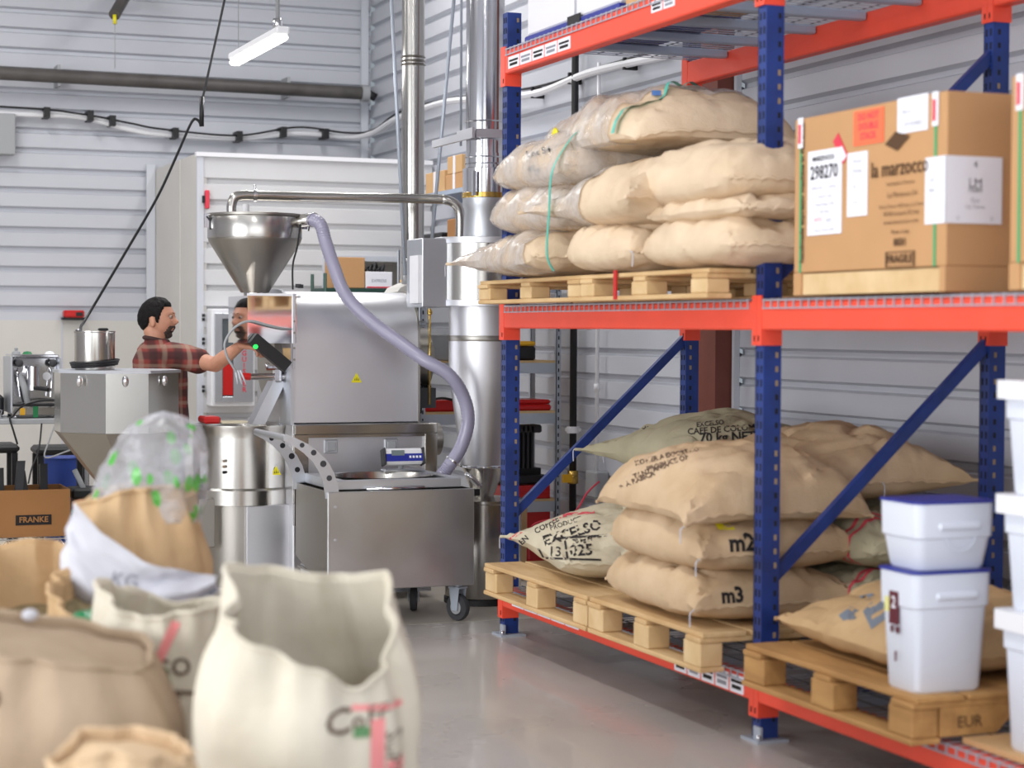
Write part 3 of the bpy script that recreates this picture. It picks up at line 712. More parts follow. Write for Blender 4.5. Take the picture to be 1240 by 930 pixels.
# rear row on the same pallet
t, b = sack('pale sack printed 70 kg NETO with red stripe, behind the tall brown stack', 1.04, .62, .31, (4.06, 7.80, ZP + .40), rz=PI / 2 - .02, seed=14, m='jute_grey', ties=((1, 34), (1, 30)), ears=(.2, .2, .2, 2.2), power=2.6, slope=(0, -.25))
press(t, b, [('EXCELSO', .034, (3.469, 6.685, 1.104), 6, .001), ('CAFE DE COLOMBIA', .0446, (3.53, 6.655, 1.083), 4, .001), ('70 kg NETO', .066, (3.55, 6.65, 1.052), 2, .002), ('HUILA', .040, (3.236, 6.777, 1.096), 30, .001)], 'print')
press(t, b, ribbon((3.64, 6.61, 1.09), (3.675, 6.60, 1.01), .014), 'print_red', 'red_stripe')
for i, (z, sd) in enumerate(((0, 21), (.19, 22))):
    sack(('brown sack end low behind the tall stack, at pallet height', 'brown sack end behind the tall stack, one above the pallet row')[i], .92, .58, .225, (4.06, 7.5, ZP + z), rz=PI / 2 + .05, seed=sd)
sack('tan sack with faint blue numerals, tipped against the rear upright behind the middle post', 1.02, .64, .30, (4.0, 6.82, ZP + .40), rz=PI / 2 + .04, seed=31, m='jute', rot=(0, 0.0), ties=((0, 17),), power=2.2, ears=(1.6, .3, .3, .3), slope=(0, -.35))
t = [o for o in bpy.data.objects if o.get('label', '').startswith('tan sack with faint')][0]; b = t.children[0]
press(t, b, [('11/4018', .0533, (2.924, 4.855, 1.051), 25, .001), ('BRAZ', .030, (2.969, 4.839, 1.099), 10, 0), ('66', .04, (3.042, 4.809, 1.047), 10, .001)], 'print_blue')
press(t, b, [('ONLY', .0233, (3.001, 4.821, .929), 8, .001)], 'print')
for i, z in enumerate((0, .195)):
    t, b = sack(('grey-green sack with pink end stripes, lower of the pair behind the tubs', 'grey-green sack with pink end stripes, upper of the pair behind the tubs')[i], .98, .60, .215, (4.04, 6.50, ZP + z), rz=PI / 2 + .08, seed=41 + i, m='jute_grey')
    for k, xx in enumerate((-.30, -.26)):
        print_on(b, t, [stripe((xx, -.3, 1), (xx, .3, 1), (0, 0, 1), .016), ], 'print_red', (0, 0, -1), 'pink_stripe')
        print_on(b, t, [stripe((xx, 1, .02), (xx, 1, .2), (0, 1, 0), .016)], 'print_red', (0, -1, 0), 'pink_stripe')
# sack on right pallet
t, b = sack('tan sack with grey-blue blotches lying on the yellowish pallet beside the tubs', .94, .70, .23, (3.63, 5.42, ZP), rz=PI / 2 - .05, seed=51, m='jute_d', ears=(.2, .3, .3, .5), slope=(0, -.45), power=2.6)
press(t, b, [[(2.619, 4.321, .732), (2.649, 4.31, .754), (2.672, 4.3, .743), (2.66, 4.304, .722), (2.632, 4.315, .717)], [(2.678, 4.297, .743), (2.708, 4.287, .775), (2.738, 4.275, .765), (2.732, 4.276, .722), (2.698, 4.288, .696)],
             [(2.669, 4.303, .782), (2.701, 4.29, .79), (2.708, 4.287, .778), (2.681, 4.297, .769)]], 'print_blue', 'ink_blotches')
# ------------------------------------------------------------------ wrapped sacks on the middle level
ZU = ZM + .108
WR = []
def usack(label, Lx, Ly, H, loc, rz, seed, **kw):
    kw['m'] = 'jute_l'
    t, b = sack(label, Lx, Ly, H, loc, rz, seed, **kw); WR.append((t, b)); return t, b
usack('film-wrapped jute sack at the bottom left of the middle-level stack, corner jutting out', .98, .70, .235, (3.42, 7.90, ZU), PI / 2 - .12, 61, ears=(.2, .2, .5, 2.2), ties=((1, 34),), power=2.6)
usack('jute sack bottom centre of the middle-level stack, tied with twine', .66, .60, .225, (3.40, 7.02, ZU), PI / 2 + .05, 62, ties=((0, 34),), m='jute')
usack('jute sack bottom right of the middle-level stack, next to the blue post', .80, .60, .22, (3.44, 6.33, ZU), PI / 2, 63, m='jute')
usack('film-wrapped jute sack second row left on the middle level', .88, .70, .24, (3.44, 7.76, ZU + .185), PI / 2 + .05, 64)
usack('plump jute sack with a folded pointed ear, centre of the middle-level stack', .92, .66, .30, (3.42, 6.98, ZU + .165), PI / 2 - .06, 65, ears=(.7, 1.2, .8, 2.2), power=2.1)
usack('flattened jute sack second row right on the middle level behind the blue post', .80, .62, .11, (3.46, 6.28, ZU + .165), PI / 2 + .03, 66)
usack('film-wrapped jute sack with handwriting, third row left on the middle level', .86, .66, .25, (3.42, 7.74, ZU + .37), PI / 2 + .02, 67)
usack('long jute sack third row right on the middle level, ending behind the blue post', 1.02, .66, .27, (3.46, 6.45, ZU + .215), PI / 2 + .02, 68, ties=((1, 5),), power=2.8)
t9, b9 = usack('wide jute sack crowning the middle-level stack under a teal strap', 1.22, .80, .28, (3.58, 7.36, ZU + .50), PI / 2 - .04, 69, power=2.3, ties=(), droop=.04, slope=(0, 0))
t7, b7 = WR[6]
press(t7, b7, [('Lot 54', .045, (2.664, 6.497, 2.111), 14, .001), ('64', .055, (2.647, 6.502, 2.045), -30, .001)], 'print', 'handwriting', .017)
# stretch film over the left half of that stack
fm = MB()
for k, (i, xmin) in enumerate(((0, -.35), (3, -.5), (6, -.5), (8, -.35), (4, .12))):
    t, b = WR[i]; Mx = Matrix.Translation(t.location) @ t.rotation_euler.to_matrix().to_4x4()
    me = b.data; ctr = sum((v.co for v in me.vertices), V()) / len(me.vertices); vs = [v.co + (v.co - ctr).normalized() * .011 for v in me.vertices]
    fs = [list(p.vertices) for p in me.polygons if (p.center.x > xmin and (p.center.z > .02))]
    used = sorted({j for f in fs for j in f}); mp_ = {j: q for q, j in enumerate(used)}
    fm.add([Mx @ (vs[j] + V((0, 0, .004 * noise.noise(vs[j] * 9)))) for j in used], [[mp_[j] for j in f] for f in fs], True)
single(fm, 'stretch_film', 'film', 'clear glossy stretch film wrapped round the left half of the middle-level sacks', 'plastic film', (3.3, 7.7, ZU))
single(T(path([(4.36, 8.50, 2.44), (4.5, 8.35, 2.43), (4.6, 8.1, 2.38), (4.66, 7.85, 2.36)], 6), .005, 6), 'green_wire', 'green', 'thin green wire running from the rear blue upright above the sacks', 'wire', (4.36, 8.5, 2.44))
# blue cloth and straps
t, b = t9, b9
press(t, b, ribbon((2.42, 5.521, 2.213), (2.64, 5.434, 2.213), .030, 12), 'bluecloth', 'blue_patch', .018)
def strap_over(pts, label, m='teal', wd=.020):
    mb = MB(); P_ = path(pts, 8)
    for i in range(len(P_) - 1):
        a, c = P_[i], P_[i + 1]; s_ = V((0, 1, 0)) * wd / 2
        mb.add([a - s_, c - s_, c + s_, a + s_], [(0, 1, 2, 3)])
    mb2 = MB(); mb2.add(mb.v, mb.f)
    mb2.add([p + V((.0015, 0, .0015)) for p in mb.v], mb.f)
    return single(mb2, 'strap', m, label, 'strap', tuple(P_[0]))
def stack_front(y, z):     # front surface x of the wrapped stack, found by ray casting
    best = 9
    for t, b in WR:
        Mx = Matrix.Translation(t.location) @ t.rotation_euler.to_matrix().to_4x4(); Mi = Mx.inverted()
        bv = bvc.setdefault(t.name, BVHTree.FromPolygons([v.co.copy() for v in b.data.vertices], [list(p.vertices) for p in b.data.polygons]))
        h = bv.ray_cast(Mi @ V((2.0, y, z)), Mi.to_3x3() @ V((1, 0, 0)))
        if h[0]: best = min(best, (Mx @ h[0]).x)
    return best
def stack_top(x, y):
    best = 0
    for t, b in WR:
        Mx = Matrix.Translation(t.location) @ t.rotation_euler.to_matrix().to_4x4(); Mi = Mx.inverted()
        h = bvc[t.name].ray_cast(Mi @ V((x, y, 4)), V((0, 0, -1)))
        if h[0]: best = max(best, (Mx @ h[0]).z)
    return best
bvc = {}; stack_front(7, 2)
xs_ = [stack_front(7.42, 1.72 + k * .05) for k in range(11)]; xm = min(xs_) - .016
strap_over([(xm + .03, 7.42, 1.71), (xm, 7.42, 1.78), (xm, 7.40, 1.95), (xm + .005, 7.38, 2.12), (xm + .07, 7.37, 2.24), (stack_front(7.36, 2.29) - .005, 7.36, 2.29)], 'teal strap running down the film-wrapped front of the sacks')
fr_ = [(stack_front(6.95, 2.24 + .025 * k) - .022, 6.95, 2.24 + .025 * k) for k in range(8)]; fr_ = [p for p in fr_ if 3.0 < p[0] < 3.5]
xl, zl = fr_[-1][0], fr_[-1][2]; pts = fr_ + [q_ for q_ in [(xl + d_, 6.95 + d_ * .9, stack_top(xl + d_, 6.95 + d_ * .9) + .022) for d_ in (.05, .10, .16, .23, .31)] if q_[2] > zl]
strap_over(pts, 'teal strap over the top of the crowning sack', wd=.03)
yq = 7.62; single(MB().ball((stack_front(yq, 2.30) - .02, yq, 2.30), .028, 8, 6, (.4, 1, 1)).ball((stack_front(yq, 2.30) - .02, yq - .03, 2.27), .022, 8, 6, (.4, 1, 1)), 'flower_tag', 'yellow', 'small yellow tag stuck on the wrapped sacks near the top', 'tag', (stack_front(yq, 2.30) - .02, yq, 2.3))

# ------------------------------------------------------------------ cartons on the middle level
def big_carton(label, x0, x1, y0, y1, z0, z1, full=True):
    t = thing('shipping_carton', label, 'carton', (x0, y1, z0))
    h = .075; g = MB()
    g.box(x0, x1, y0, y1, z0 + h, z1, ch=.004)
    g.box(x0, x1, y0, y0 + .03, z0, z0 + h).box(x0, x1, y1 - .05, y1, z0, z0 + h).box(x1 - .02, x1, y0, y1, z0, z0 + h)
    g.build('carton_body', 'carton', t)
    B(x0 + .006, x0 + .04, y0 + .032, y1 - .052, z0 + .001, z0 + h - .004).build('wooden_runner', 'wood_end', t)
    for y in (y1 - .045, y0 + .055):
        s_ = B(x0 - .003, x0 - .0005, y - .006, y + .006, z0 + h, z1 - .03).build('green_strap', 'strapgreen', t)
        w_ = B(x0 - .005, x0 - .003, y - .016, y + .016, z1 - .10, z1 + .002).build('corner_guard', 'paper', t)
        B(x0 - .006, x0 - .005, y - .004, y + .012, z1 - .085, z1 - .02).build('guard_print', 'redlabel', w_)
    return t
def onface(x, yl, yr, zb, zt):
    return B(x - .004, x - .0012, yr, yl, zb, zt)
CX0 = 3.30
t = big_carton('brown carton with white labels and espresso-maker lettering, beside the blue middle post', CX0, 3.86, 4.86, 5.755, ZM + .006, 2.182)
fx = CX0 - .0045
def ft(lines, m, par, x=fx, name='lettering'):
    mb = MB()
    for (s, size, y, z, bold, sx) in lines: flat_text(mb, s, size, (x, y, z), (0, -1, 0), (0, 0, 1), bold, sx)
    return mb.build(name, m, par)
lb = onface(CX0, 5.66, 5.445, 1.785, 2.065).build('white_label', 'paper', t)
ft([('298270', .062, 5.555, 1.99, .0015, .95), ('MARZOCCO', .02, 5.56, 2.037, .001, 1.2)], 'print', lb)
ft([('SERIAL NO', .012, 5.6, 1.94, 0, 1.2), ('MODEL', .012, 5.5, 1.94, 0, 1.2), ('VOLTS  HZ', .014, 5.55, 1.91, 0, 1.3), ('Linea Classic 2 EE', .014, 5.55, 1.885, 0, 1.2), ('NET 58 kg', .012, 5.55, 1.86, 0, 1.2), ('via La Torre 14/H', .013, 5.55, 1.80, 0, 1.3)], 'printgrey', lb)
ft([('AUTO', .018, 5.59, 1.835, 0, 1)], 'redlabel', lb); ft([('INTL', .018, 5.52, 1.83, 0, 1)], 'printgrey', lb)
lb = onface(CX0, 5.41, 5.29, 1.835, 2.04).build('white_label', 'paper', t)
ft([('FRAGILE', .014, 5.35, 2.01, 0, 1), ('Packing', .018, 5.35, 1.98, 0, 1), ('Qty 1', .014, 5.36, 1.93, 0, 1), ('Lot A', .014, 5.36, 1.88, 0, 1)], 'printgrey', lb)
lb = onface(CX0, 5.375, 5.20, 2.06, 2.17).build('orange_label', 'orangelabel', t)
ft([('DO NOT', .03, 5.287, 2.148, .001, 1), ('DOUBLE', .03, 5.287, 2.117, .001, 1), ('STACK', .03, 5.287, 2.086, .001, 1)], 'redlabel', lb)
lb = onface(CX0, 5.12, 4.955, 2.075, 2.185).build('white_label', 'paper', t)
ft([('Ship to', .018, 5.07, 2.14, 0, 1), ('LM 0038821', .02, 5.03, 2.10, 0, 1.1)], 'printgrey', lb)
mb = MB(); mb.box(CX0 - .0035, CX0 - .001, -.05, .05, -.02, .02, m=Matrix.Translation((0, 5.455, 2.06)) @ Matrix.Rotation(.9, 4, 'X')); mb.build('red_white_sticker', 'redlabel', t)
MB().box(CX0 - .0045, CX0 - .0035, -.045, .0, -.013, .013, m=Matrix.Translation((0, 5.455, 2.06)) @ Matrix.Rotation(.9, 4, 'X')).build('red_white_sticker', 'paper', t)
MB().add([(fx, 5.19, 2.05), (fx, 5.12, 2.025), (fx, 5.05, 2.065), (fx, 5.13, 2.085)], [(0, 1, 2, 3)]).build('house_emblem', 'printbox', t)
ft([('la marzocco', .070, 5.108, 1.972, .0008, .94), ('handmade in Florence', .016, 5.10, 1.925, 0, 1.1), ('La Marzocco Srl', .022, 5.09, 1.89, 0, 1.15), ('Via La Torre 14/H Loc. La Torre', .017, 5.095, 1.855, 0, 1.1), ('50038 Scarperia (FI) Italy', .018, 5.095, 1.832, 0, 1.1), ('www.lamarzocco.com', .018, 5.095, 1.806, 0, 1.2), ('Made in Italy', .018, 5.10, 1.775, 0, 1.1), ('8031', .032, 5.10, 1.742, .001, 1.1), ('FRAGILE', .035, 5.10, 1.69, .001, 1.1)], 'printbox', t)
fr = MB()
for (a, b, c, d) in ((5.18, 5.175, 1.668, 1.712), (5.025, 5.02, 1.668, 1.712)): fr.box(fx, fx + .002, b, a, c, d)
fr.box(fx, fx + .002, 5.02, 5.18, 1.666, 1.669).box(fx, fx + .002, 5.02, 5.18, 1.711, 1.714); fr.build('print_frame', 'printbox', t)
mb = flat_text(MB(), 'handmade espresso machine in Florence', .030, (fx, 5.695, 1.93), (0, 0, 1), (0, 1, 0), .001, .95); mb.build('lettering', 'printbox', t)
# label wrapped round the near corner
lb = MB().box(CX0 - .004, CX0 - .0012, 4.856, 4.965, 1.79, 1.99).box(CX0 - .004, CX0 + .195, 4.8555, 4.8588, 1.79, 1.99).build('wrapped_label', 'paper', t)
mb = MB()
for (s, size, x, z) in (('4', .03, 3.40, 1.965), ('LM', .04, 3.40, 1.91), ('FB80', .025, 3.40, 1.89), ('Q.ty', .018, 3.40, 1.86), ('via Torre', .018, 3.40, 1.84), ('A', .016, 3.34, 1.805), ('B', .016, 3.46, 1.805)): flat_text(mb, s, size, (x, 4.8555, z), (1, 0, 0), (0, 0, 1))
mb.build('lettering', 'printgrey', lb)
ft([('LM', .02, 4.93, 1.92, 0, 1), ('FB80', .016, 4.93, 1.89, 0, 1)], 'printgrey', lb, x=CX0 - .0045)
t = big_carton('brown carton cut off by the right edge of the photo, next to the labelled carton', CX0 + .02, 3.88, 3.66, 4.575, ZM + .006, 2.19)
mb = flat_text(MB(), 'handmade espresso machine in Florence', .030, (CX0 + .0155, 4.47, 1.93), (0, 0, 1), (0, 1, 0), .001, .95); mb.build('lettering', 'printbox', t)
# totes on the top level
t = thing('storage_tote', 'white tote with a dark blue base on the top rack level', 'tote', (3.5, 7.95, 2.792))
B(3.37, 3.95, 7.35, 8.40, 2.792, 2.83, ch=.006).build('blue_base', 'tub_blue', t)
B(3.38, 3.94, 7.86, 8.39, 2.83, 3.35, ch=.01).build('white_wall', 'white', t); B(3.38, 3.94, 7.36, 7.82, 2.83, 3.35, ch=.01).build('white_wall', 'white', t)
B(3.365, 3.37, 7.74, 7.88, 2.80, 2.845).build('latch', 'black', t)
single(B(3.37, 3.9, 6.9, 7.28, 2.792, 3.2, ch=.005), 'carton', 'carton_l', 'plain pale carton on the top rack level by the tote', 'carton', (3.6, 7.1, 2.792))

# ------------------------------------------------------------------ white tubs
def tub(label, x0, x1, y0, y1, z0, z1, blue=True, logo=False, lab=False, top_in=None, group=None, m='tub', scoop=False):
    t = thing('food_tub', label, 'tub', (x0, y0, z0), 0, group)
    tp = .010; rim = .022 if not blue else .014
    def ring(e, z): # rounded rectangle
        c = .03; xs0, xs1, ys0, ys1 = x0 + e, x1 - e, y0 + e, y1 - e; P_ = []
        for (cx, cy, a) in ((xs1 - c, ys0 + c, -PI / 2), (xs1 - c, ys1 - c, 0), (xs0 + c, ys1 - c, PI / 2), (xs0 + c, ys0 + c, PI)):
            for k in range(5): an = a + k * PI / 8; P_.append((cx + c * math.cos(an), cy + c * math.sin(an), z))
        return P_
    prof = [(tp + .012, z0), (tp + .006, z0 + .01), (.004, z1 - .11), (-.002, z1 - .105), (-.004, z1 - .02), (-.004, z1), (.004, z1), (.008, z1 - .02), (tp + .012, z0 + .012)]
    mb = MB(); vs = []; n = 20
    for e, z in prof: vs += ring(e, z)
    fs = [(i * n + k, i * n + (k + 1) % n, (i + 1) * n + (k + 1) % n, (i + 1) * n + k) for i in range(len(prof) - 1) for k in range(n)]
    fs.append(list(range(n))[::-1]); fs.append([(len(prof) - 1) * n + k for k in range(n)])
    mb.add(vs, fs, True); mb.build('tub_body', m, t)
    if blue:
        a = ring(-.008, 0); mb = MB(); vs = [(p[0], p[1], z1 - .004) for p in a] + [(p[0], p[1], z1 + .003) for p in a]; mb.add(vs, [(k, (k + 1) % n, n + (k + 1) % n, n + k) for k in range(n)] + [list(range(n)), list(range(n, 2 * n))]); mb.build('blue_lid', 'tub_blue', t)
    else:
        a = ring(-.022, 0); mb = MB(); vs = [(p[0], p[1], z1 - .05) for p in a] + [(p[0], p[1], z1 + .004) for p in a]; mb.add(vs, [(k, (k + 1) % n, n + (k + 1) % n, n + k) for k in range(n)] + [list(range(n)), list(range(n, 2 * n))]); mb.build('lid', 'white', t)
    B(x0 + .07, x1 - .05, y0 - .012, y0 + .01, z1 - .085, z1 - .06, ch=.008).build('handle', m, t)
    return t
t = tub('white tub with a dark red and yellow sticker, lower of the blue-lidded pair', 3.215, 3.485, 4.87, 5.07, ZP, ZP + .365)
o = B(3.211, 3.2145, 4.955, 5.005, ZP + .20, ZP + .30).build('maroon_sticker', 'maroon', t); flat_text(MB(), '2', .05, (3.2105, 4.98, ZP + .265), (0, -1, 0), (0, 0, 1), .001).build('lettering', 'paper', o)
B(3.211, 3.2145, 5.005, 5.03, ZP + .235, ZP + .28).build('yellow_note', mat('note', (230, 226, 150), .7), t)
MB().box(3.21, 3.2145, 4.952, 4.965, ZP + .175, ZP + .195).box(3.21, 3.2145, 4.985, 4.995, ZP + .175, ZP + .195).box(3.21, 3.2145, 4.965, 4.97, ZP + .09, ZP + .12).build('ink_marks', 'maroon', t)
tub('white tub nested on top of the stickered tub, bright blue rim', 3.218, 3.49, 4.865, 5.075, ZP + .370, ZP + .575)
t = [o for o in bpy.data.objects if o.get('label', '').startswith('white tub nested')][0]
lg = MB().lathe([(.055, 0), (.055, .003), (.048, .003), (.048, 0)], n=24, m=Matrix.Translation((3.37, 4.868, ZP + .47)) @ Matrix.Rotation(PI / 2, 4, 'X') @ Matrix.Diagonal((1, .8, 1, 1)))
lg.build('moulded_emblem', 'tub', t)
for i, (z0, z1) in enumerate(((ZL + .02, .735), (.665, 1.035), (1.0, 1.335))):
    tub(('white lidded bucket at the right edge, bottom of its column', 'white lidded bucket at the right edge, middle of its column', 'white lidded bucket at the right edge, top of its column')[i], 3.115, 3.40, 4.20, 4.42, z0 if i else ZL + .02, z1, blue=False) if False else tub(('white lidded bucket at the right edge, bottom of its column', 'white lidded bucket at the right edge, middle of its column', 'white lidded bucket at the right edge, top of its column')[i], 3.375, 3.70, 4.42, 4.67, z0 if i else ZL + .018, (.66, .995, 1.325)[i], blue=False)
single(B(3.95, 4.28, 4.9, 5.35, ZP, ZP + .42, ch=.004), 'carton', 'carton', 'brown carton standing behind the white tubs on the yellowish pallet', 'carton', (4.1, 5.1, ZP))

# ------------------------------------------------------------------ roaster
RO = thing('coffee_roaster', 'large stainless steel coffee roaster with drum housing and round cooling bin', 'coffee roaster', (3.0, 10.2, 0))
# drum housing: arched cross-section in the y-z plane, long along x
def arch(x0, x1, e=0.0, ya=9.92, yb=10.62, z0=.962, zt=1.665):
    P_ = [(ya - e, z0 - e)]; cy = (ya + yb) / 2; ry = (yb - ya) / 2 + e; rz = .30 + e; zc = zt - .30
    for k in range(19):
        a = PI - k * PI / 18; P_.append((cy + ry * math.copysign(abs(math.cos(a)) ** .75, math.cos(a)), zc + rz * abs(math.sin(a)) ** .75))
    P_.append((yb + e, z0 - e)); return P_
def arch_mb(x0, x1, e=0.0):
    P_ = arch(x0, x1, e); n = len(P_); mb = MB()
    vs = [(x, y, z) for x in (x0, x1) for (y, z) in P_]
    mb.add(vs, [(i, i + 1, n + i + 1, n + i) for i in range(n - 1)], True); mb.add(vs, [list(range(n)), list(range(n, 2 * n))[::-1], (0, n, 2 * n - 1, n - 1)]); return mb
arch_mb(2.672, 3.372).build('drum_housing', 'steel_h', RO)
arch_mb(2.655, 2.674, .012).build('housing_rim', 'steel_b', RO); arch_mb(3.368, 3.380, .006).build('housing_rim', 'steel_d', RO)
def warn(par, c, s, face='y'):
    r, u, o = (V((1, 0, 0)), V((0, 0, 1)), V(c)); mb = MB().add([o - r * s - u * s * .85, o + r * s - u * s * .85, o + u * s * .9], [(0, 1, 2)])
    k = mb.build('warning_sign', 'yellow', par); m2 = MB()
    for i in range(3): m2.add([o + V((-.012 + i * .010, -.001, -.014)), o + V((-.006 + i * .010, -.001, -.014)), o + V((-.008 + i * .010, -.001, .006 if i == 1 else 0))], [(0, 1, 2)])
    m2.build('warning_symbol', 'print', k)
warn(RO, (3.02, 9.917, 1.20), .03)
# base cabinet with recessed switch panel
B(2.665, 3.462, 9.90, 10.60, .06, .955, ch=.008).build('base_cabinet', 'steel_h', RO)
fr = MB().box(2.665, 3.462, 9.86, 9.90, .90, .955, ch=.005).box(2.665, 2.74, 9.862, 9.90, .42, .90).box(3.39, 3.462, 9.862, 9.90, .42, .90, ch=.004).box(2.74, 3.39, 9.864, 9.90, .885, .90)
fr.build('panel_frame', 'steel', RO)
pn = B(2.74, 3.39, 9.888, 9.899, .42, .885).build('switch_panel', 'steel_h', RO)
for x in (2.868, 3.205):
    s_ = B(x - .037, x + .037, 9.878, 9.887, .80, .872, ch=.003).build('switch_frame', 'steel', pn) if False else None
    o = B(x - .037, x + .037, 9.878, 9.888, .80, .872, ch=.003).build('rocker_switch', 'steel_b', RO); B(x - .024, x + .024, 9.870, 9.878, .812, .86, ch=.003).build('rocker', 'graypl', o)
# rear motor cluster to the right of the drum
L([(0, 0), (.17, 0), (.17, .12), (.12, .14), (0, .14)], n=28, m=Matrix.Translation((3.38, 10.2, 1.30)) @ Matrix.Rotation(PI / 2, 4, 'Y')).build('motor', 'steel_d', RO)
m_ = Matrix.Translation((3.45, 9.98, .83)) @ Matrix.Rotation(PI / 2, 4, 'X')
L([(0, 0), (.09, 0), (.09, .05), (.07, .06), (0, .06)], n=24, m=Matrix.Translation((3.463, 10.0, .86)) @ Matrix.Rotation(PI / 2, 4, 'Y')).build('fan_housing', 'steel_d', RO)
B(3.38, 3.50, 10.0, 10.5, 1.03, 1.14).build('gearbox', 'rubber', RO)
for k in range(5): T(path([(3.40, 10.1 + k * .05, 1.20 - .03 * k), (3.44 + .015 * k, 10.1, 1.15), (3.43, 10.05, 1.0 + .02 * k)], 5), .006, 6).build('cable', 'black', RO)
for k in range(8): B(3.465, 3.535, 10.28, 10.285, 1.50 - k * .022, 1.508 - k * .022).build('grille_wire', 'graypl', RO)
T([(3.445, 9.95, 1.575), (3.445, 9.95, 1.05)], .006, 8).build('copper_line', 'brass', RO)
L([(.006, 0), (.014, .005), (.014, .02), (.008, .03)], (3.445, 9.95, 1.54), 12).build('brass_fitting', 'brass', RO)
# faceplate box: polished steel, mirrors the man's face
B(2.40, 2.66, 9.82, 10.25, 1.385, 1.632).build('polished_hopper_box', 'mirror', RO)
B(2.396, 2.66, 9.814, 9.819, 1.632, 1.645).build('box_edge', 'white', RO); B(2.640, 2.652, 9.806, 9.818, 1.25, 1.645).build('box_edge', 'steel_b', RO)
for z in (1.30, 1.36, 1.44, 1.5): T([(2.646, 9.806, z), (2.646, 9.80, z)], .006, 8).build('bolt', 'steel_d', RO)
L([(0, .0), (.20, .0), (.20, .04), (0, .04)], n=32, m=Matrix.Translation((2.615, 10.27, 1.28)) @ Matrix.Rotation(PI / 2, 4, 'Y')).build('drum_face', 'steel_d', RO)
# hopper
HX, HY = 2.545, 10.25
L([(.062, 1.66), (.075, 1.655), (.248, 1.93), (.252, 1.945), (.252, 2.062), (.264, 2.066), (.264, 2.078), (.2, 2.084), (0, 2.086)], (HX, HY, 0), 56).build('hopper', 'steel_d', RO)
L([(.06, 1.63), (.06, 1.665)], (HX, HY, 0), 32).build('hopper_outlet', 'steel', RO)
L([(.2535, 1.946), (.2545, 1.95), (.2545, 2.058), (.2535, 2.06)], (HX, HY, 0), 56).build('hopper_band', 'steel', RO)
for a in (PI * 1.02, -.35):
    x, y = HX + .27 * math.cos(a), HY + .27 * math.sin(a)
    k = B(x - .012, x + .012, y - .01, y + .01, 2.0, 2.075).build('lid_clip', 'chrome', RO); T(path([(x, y - .012, 2.06), (x + .02, y - .02, 2.03), (x + .015, y - .02, 1.99)], 4), .004, 6).build('clip_wire', 'black', k)
T(path([(HX - .14, HY - .05, 2.08), (HX - .14, HY - .05, 2.12), (HX - .12, HY - .05, 2.165), (HX - .06, HY - .05, 2.178), (HX, HY - .05, 2.178), (HX + .3, HY - .05, 2.18), (HX + .95, HY - .10, 2.185), (HX + 1.06, HY - .12, 2.18), (HX + 1.115, HY - .13, 2.15), (HX + 1.135, HY - .13, 2.09), (HX + 1.135, HY - .13, 1.95)], 8), .0265, 16).build('return_pipe', 'steel', RO)
o = T([(2.525, HY - .05, 2.178), (2.54, HY - .05, 2.178)], .034, 16).build('pipe_clamp', 'chrome', RO); T([(2.532, HY - .06, 2.20), (2.532, HY - .06, 2.235)], .006, 8).build('clamp_screw', 'chrome', o)
T([(HX - .02, HY + .12, 2.08), (HX - .02, HY + .12, 2.14)], .018, 12).build('vent_stub', 'white', RO)
# cable tied along the hopper
T(path([(2.745, 10.05, 2.02), (2.72, 10.02, 1.9), (2.69, 10.0, 1.8), (2.685, 9.98, 1.67)], 5), .005, 6).build('sensor_cable', 'black', RO)
T([(2.75, 10.1, 2.04), (2.82, 10.04, 2.05)], .036, 14).build('hose_elbow', 'steel', RO)
# flexible hose
hp = path([(2.80, 10.04, 2.05), (2.835, 9.98, 2.02), (2.855, 9.95, 1.93), (2.885, 9.9, 1.80), (2.93, 9.82, 1.64), (3.03, 9.72, 1.51), (3.15, 9.6, 1.40), (3.25, 9.48, 1.305), (3.37, 9.42, 1.225), (3.45, 9.42, 1.11), (3.475, 9.42, .985), (3.44, 9.43, .85), (3.375, 9.44, .75), (3.345, 9.46, .70), (3.345, 9.50, .66)], 14)
rr_ = [.036 if i % 2 else .0335 for i in range(len(hp))]
ho = T(hp, rr_, 14).build('corrugated_hose', 'hose', RO)
for i in (-34, 4): o = T([hp[i], hp[i + 1 if i > 0 else i + 1]], .040, 16).build('hose_clamp', 'chrome', ho)
# thin loop of cable in front of the mirror box
T(path([(2.66, 9.85, 1.46), (2.59, 9.79, 1.46), (2.50, 9.77, 1.478), (2.40, 9.77, 1.50), (2.32, 9.77, 1.465), (2.27, 9.77, 1.39), (2.28, 9.77, 1.32), (2.32, 9.77, 1.25), (2.345, 9.77, 1.20)], 8), .0065, 8).build('flexible_conduit', 'graypl', RO)
for k in range(3): T([(2.325 + k * .012, 9.77, 1.245), (2.335 + k * .022, 9.76, 1.175)], .005, 6).build('loose_wire', 'linen', RO)
# cooling bin
CXb, CYb = 2.485, 10.26
L([(0, .925), (.255, .925), (.262, .925)], (CXb, CYb, 0), 56).build('tray_floor', 'steel', RO)
L([(.0, .52), (.258, .52), (.262, .53), (.262, .60), (.258, .604), (.268, .612), (.268, .875), (.268, .915), (.275, .935), (.275, .944), (.266, .944), (.262, .925)], (CXb, CYb, 0), 64).build('cooling_bin', 'steel', RO)
L([(.262, .523), (.284, .523), (.284, .60), (.27, .612)], (CXb, CYb, 0), 64).build('bin_skirt', 'steel', RO)
MB().box(CXb - .05, 2.70, CYb - .282, CYb + .1, .07, .522, ch=.004).build('bin_cabinet', 'steel_h', RO)
L([(.235, .08), (.235, .522)], (CXb, CYb, 0), 48).build('bin_pedestal', 'steel_d', RO)
warn(RO, (2.603, 10.012, .705), .028)
B(CXb - .262, CXb - .235, CYb - .13, CYb - .10, .66, .80, ch=.004).build('control_strip', 'steel_b', RO)
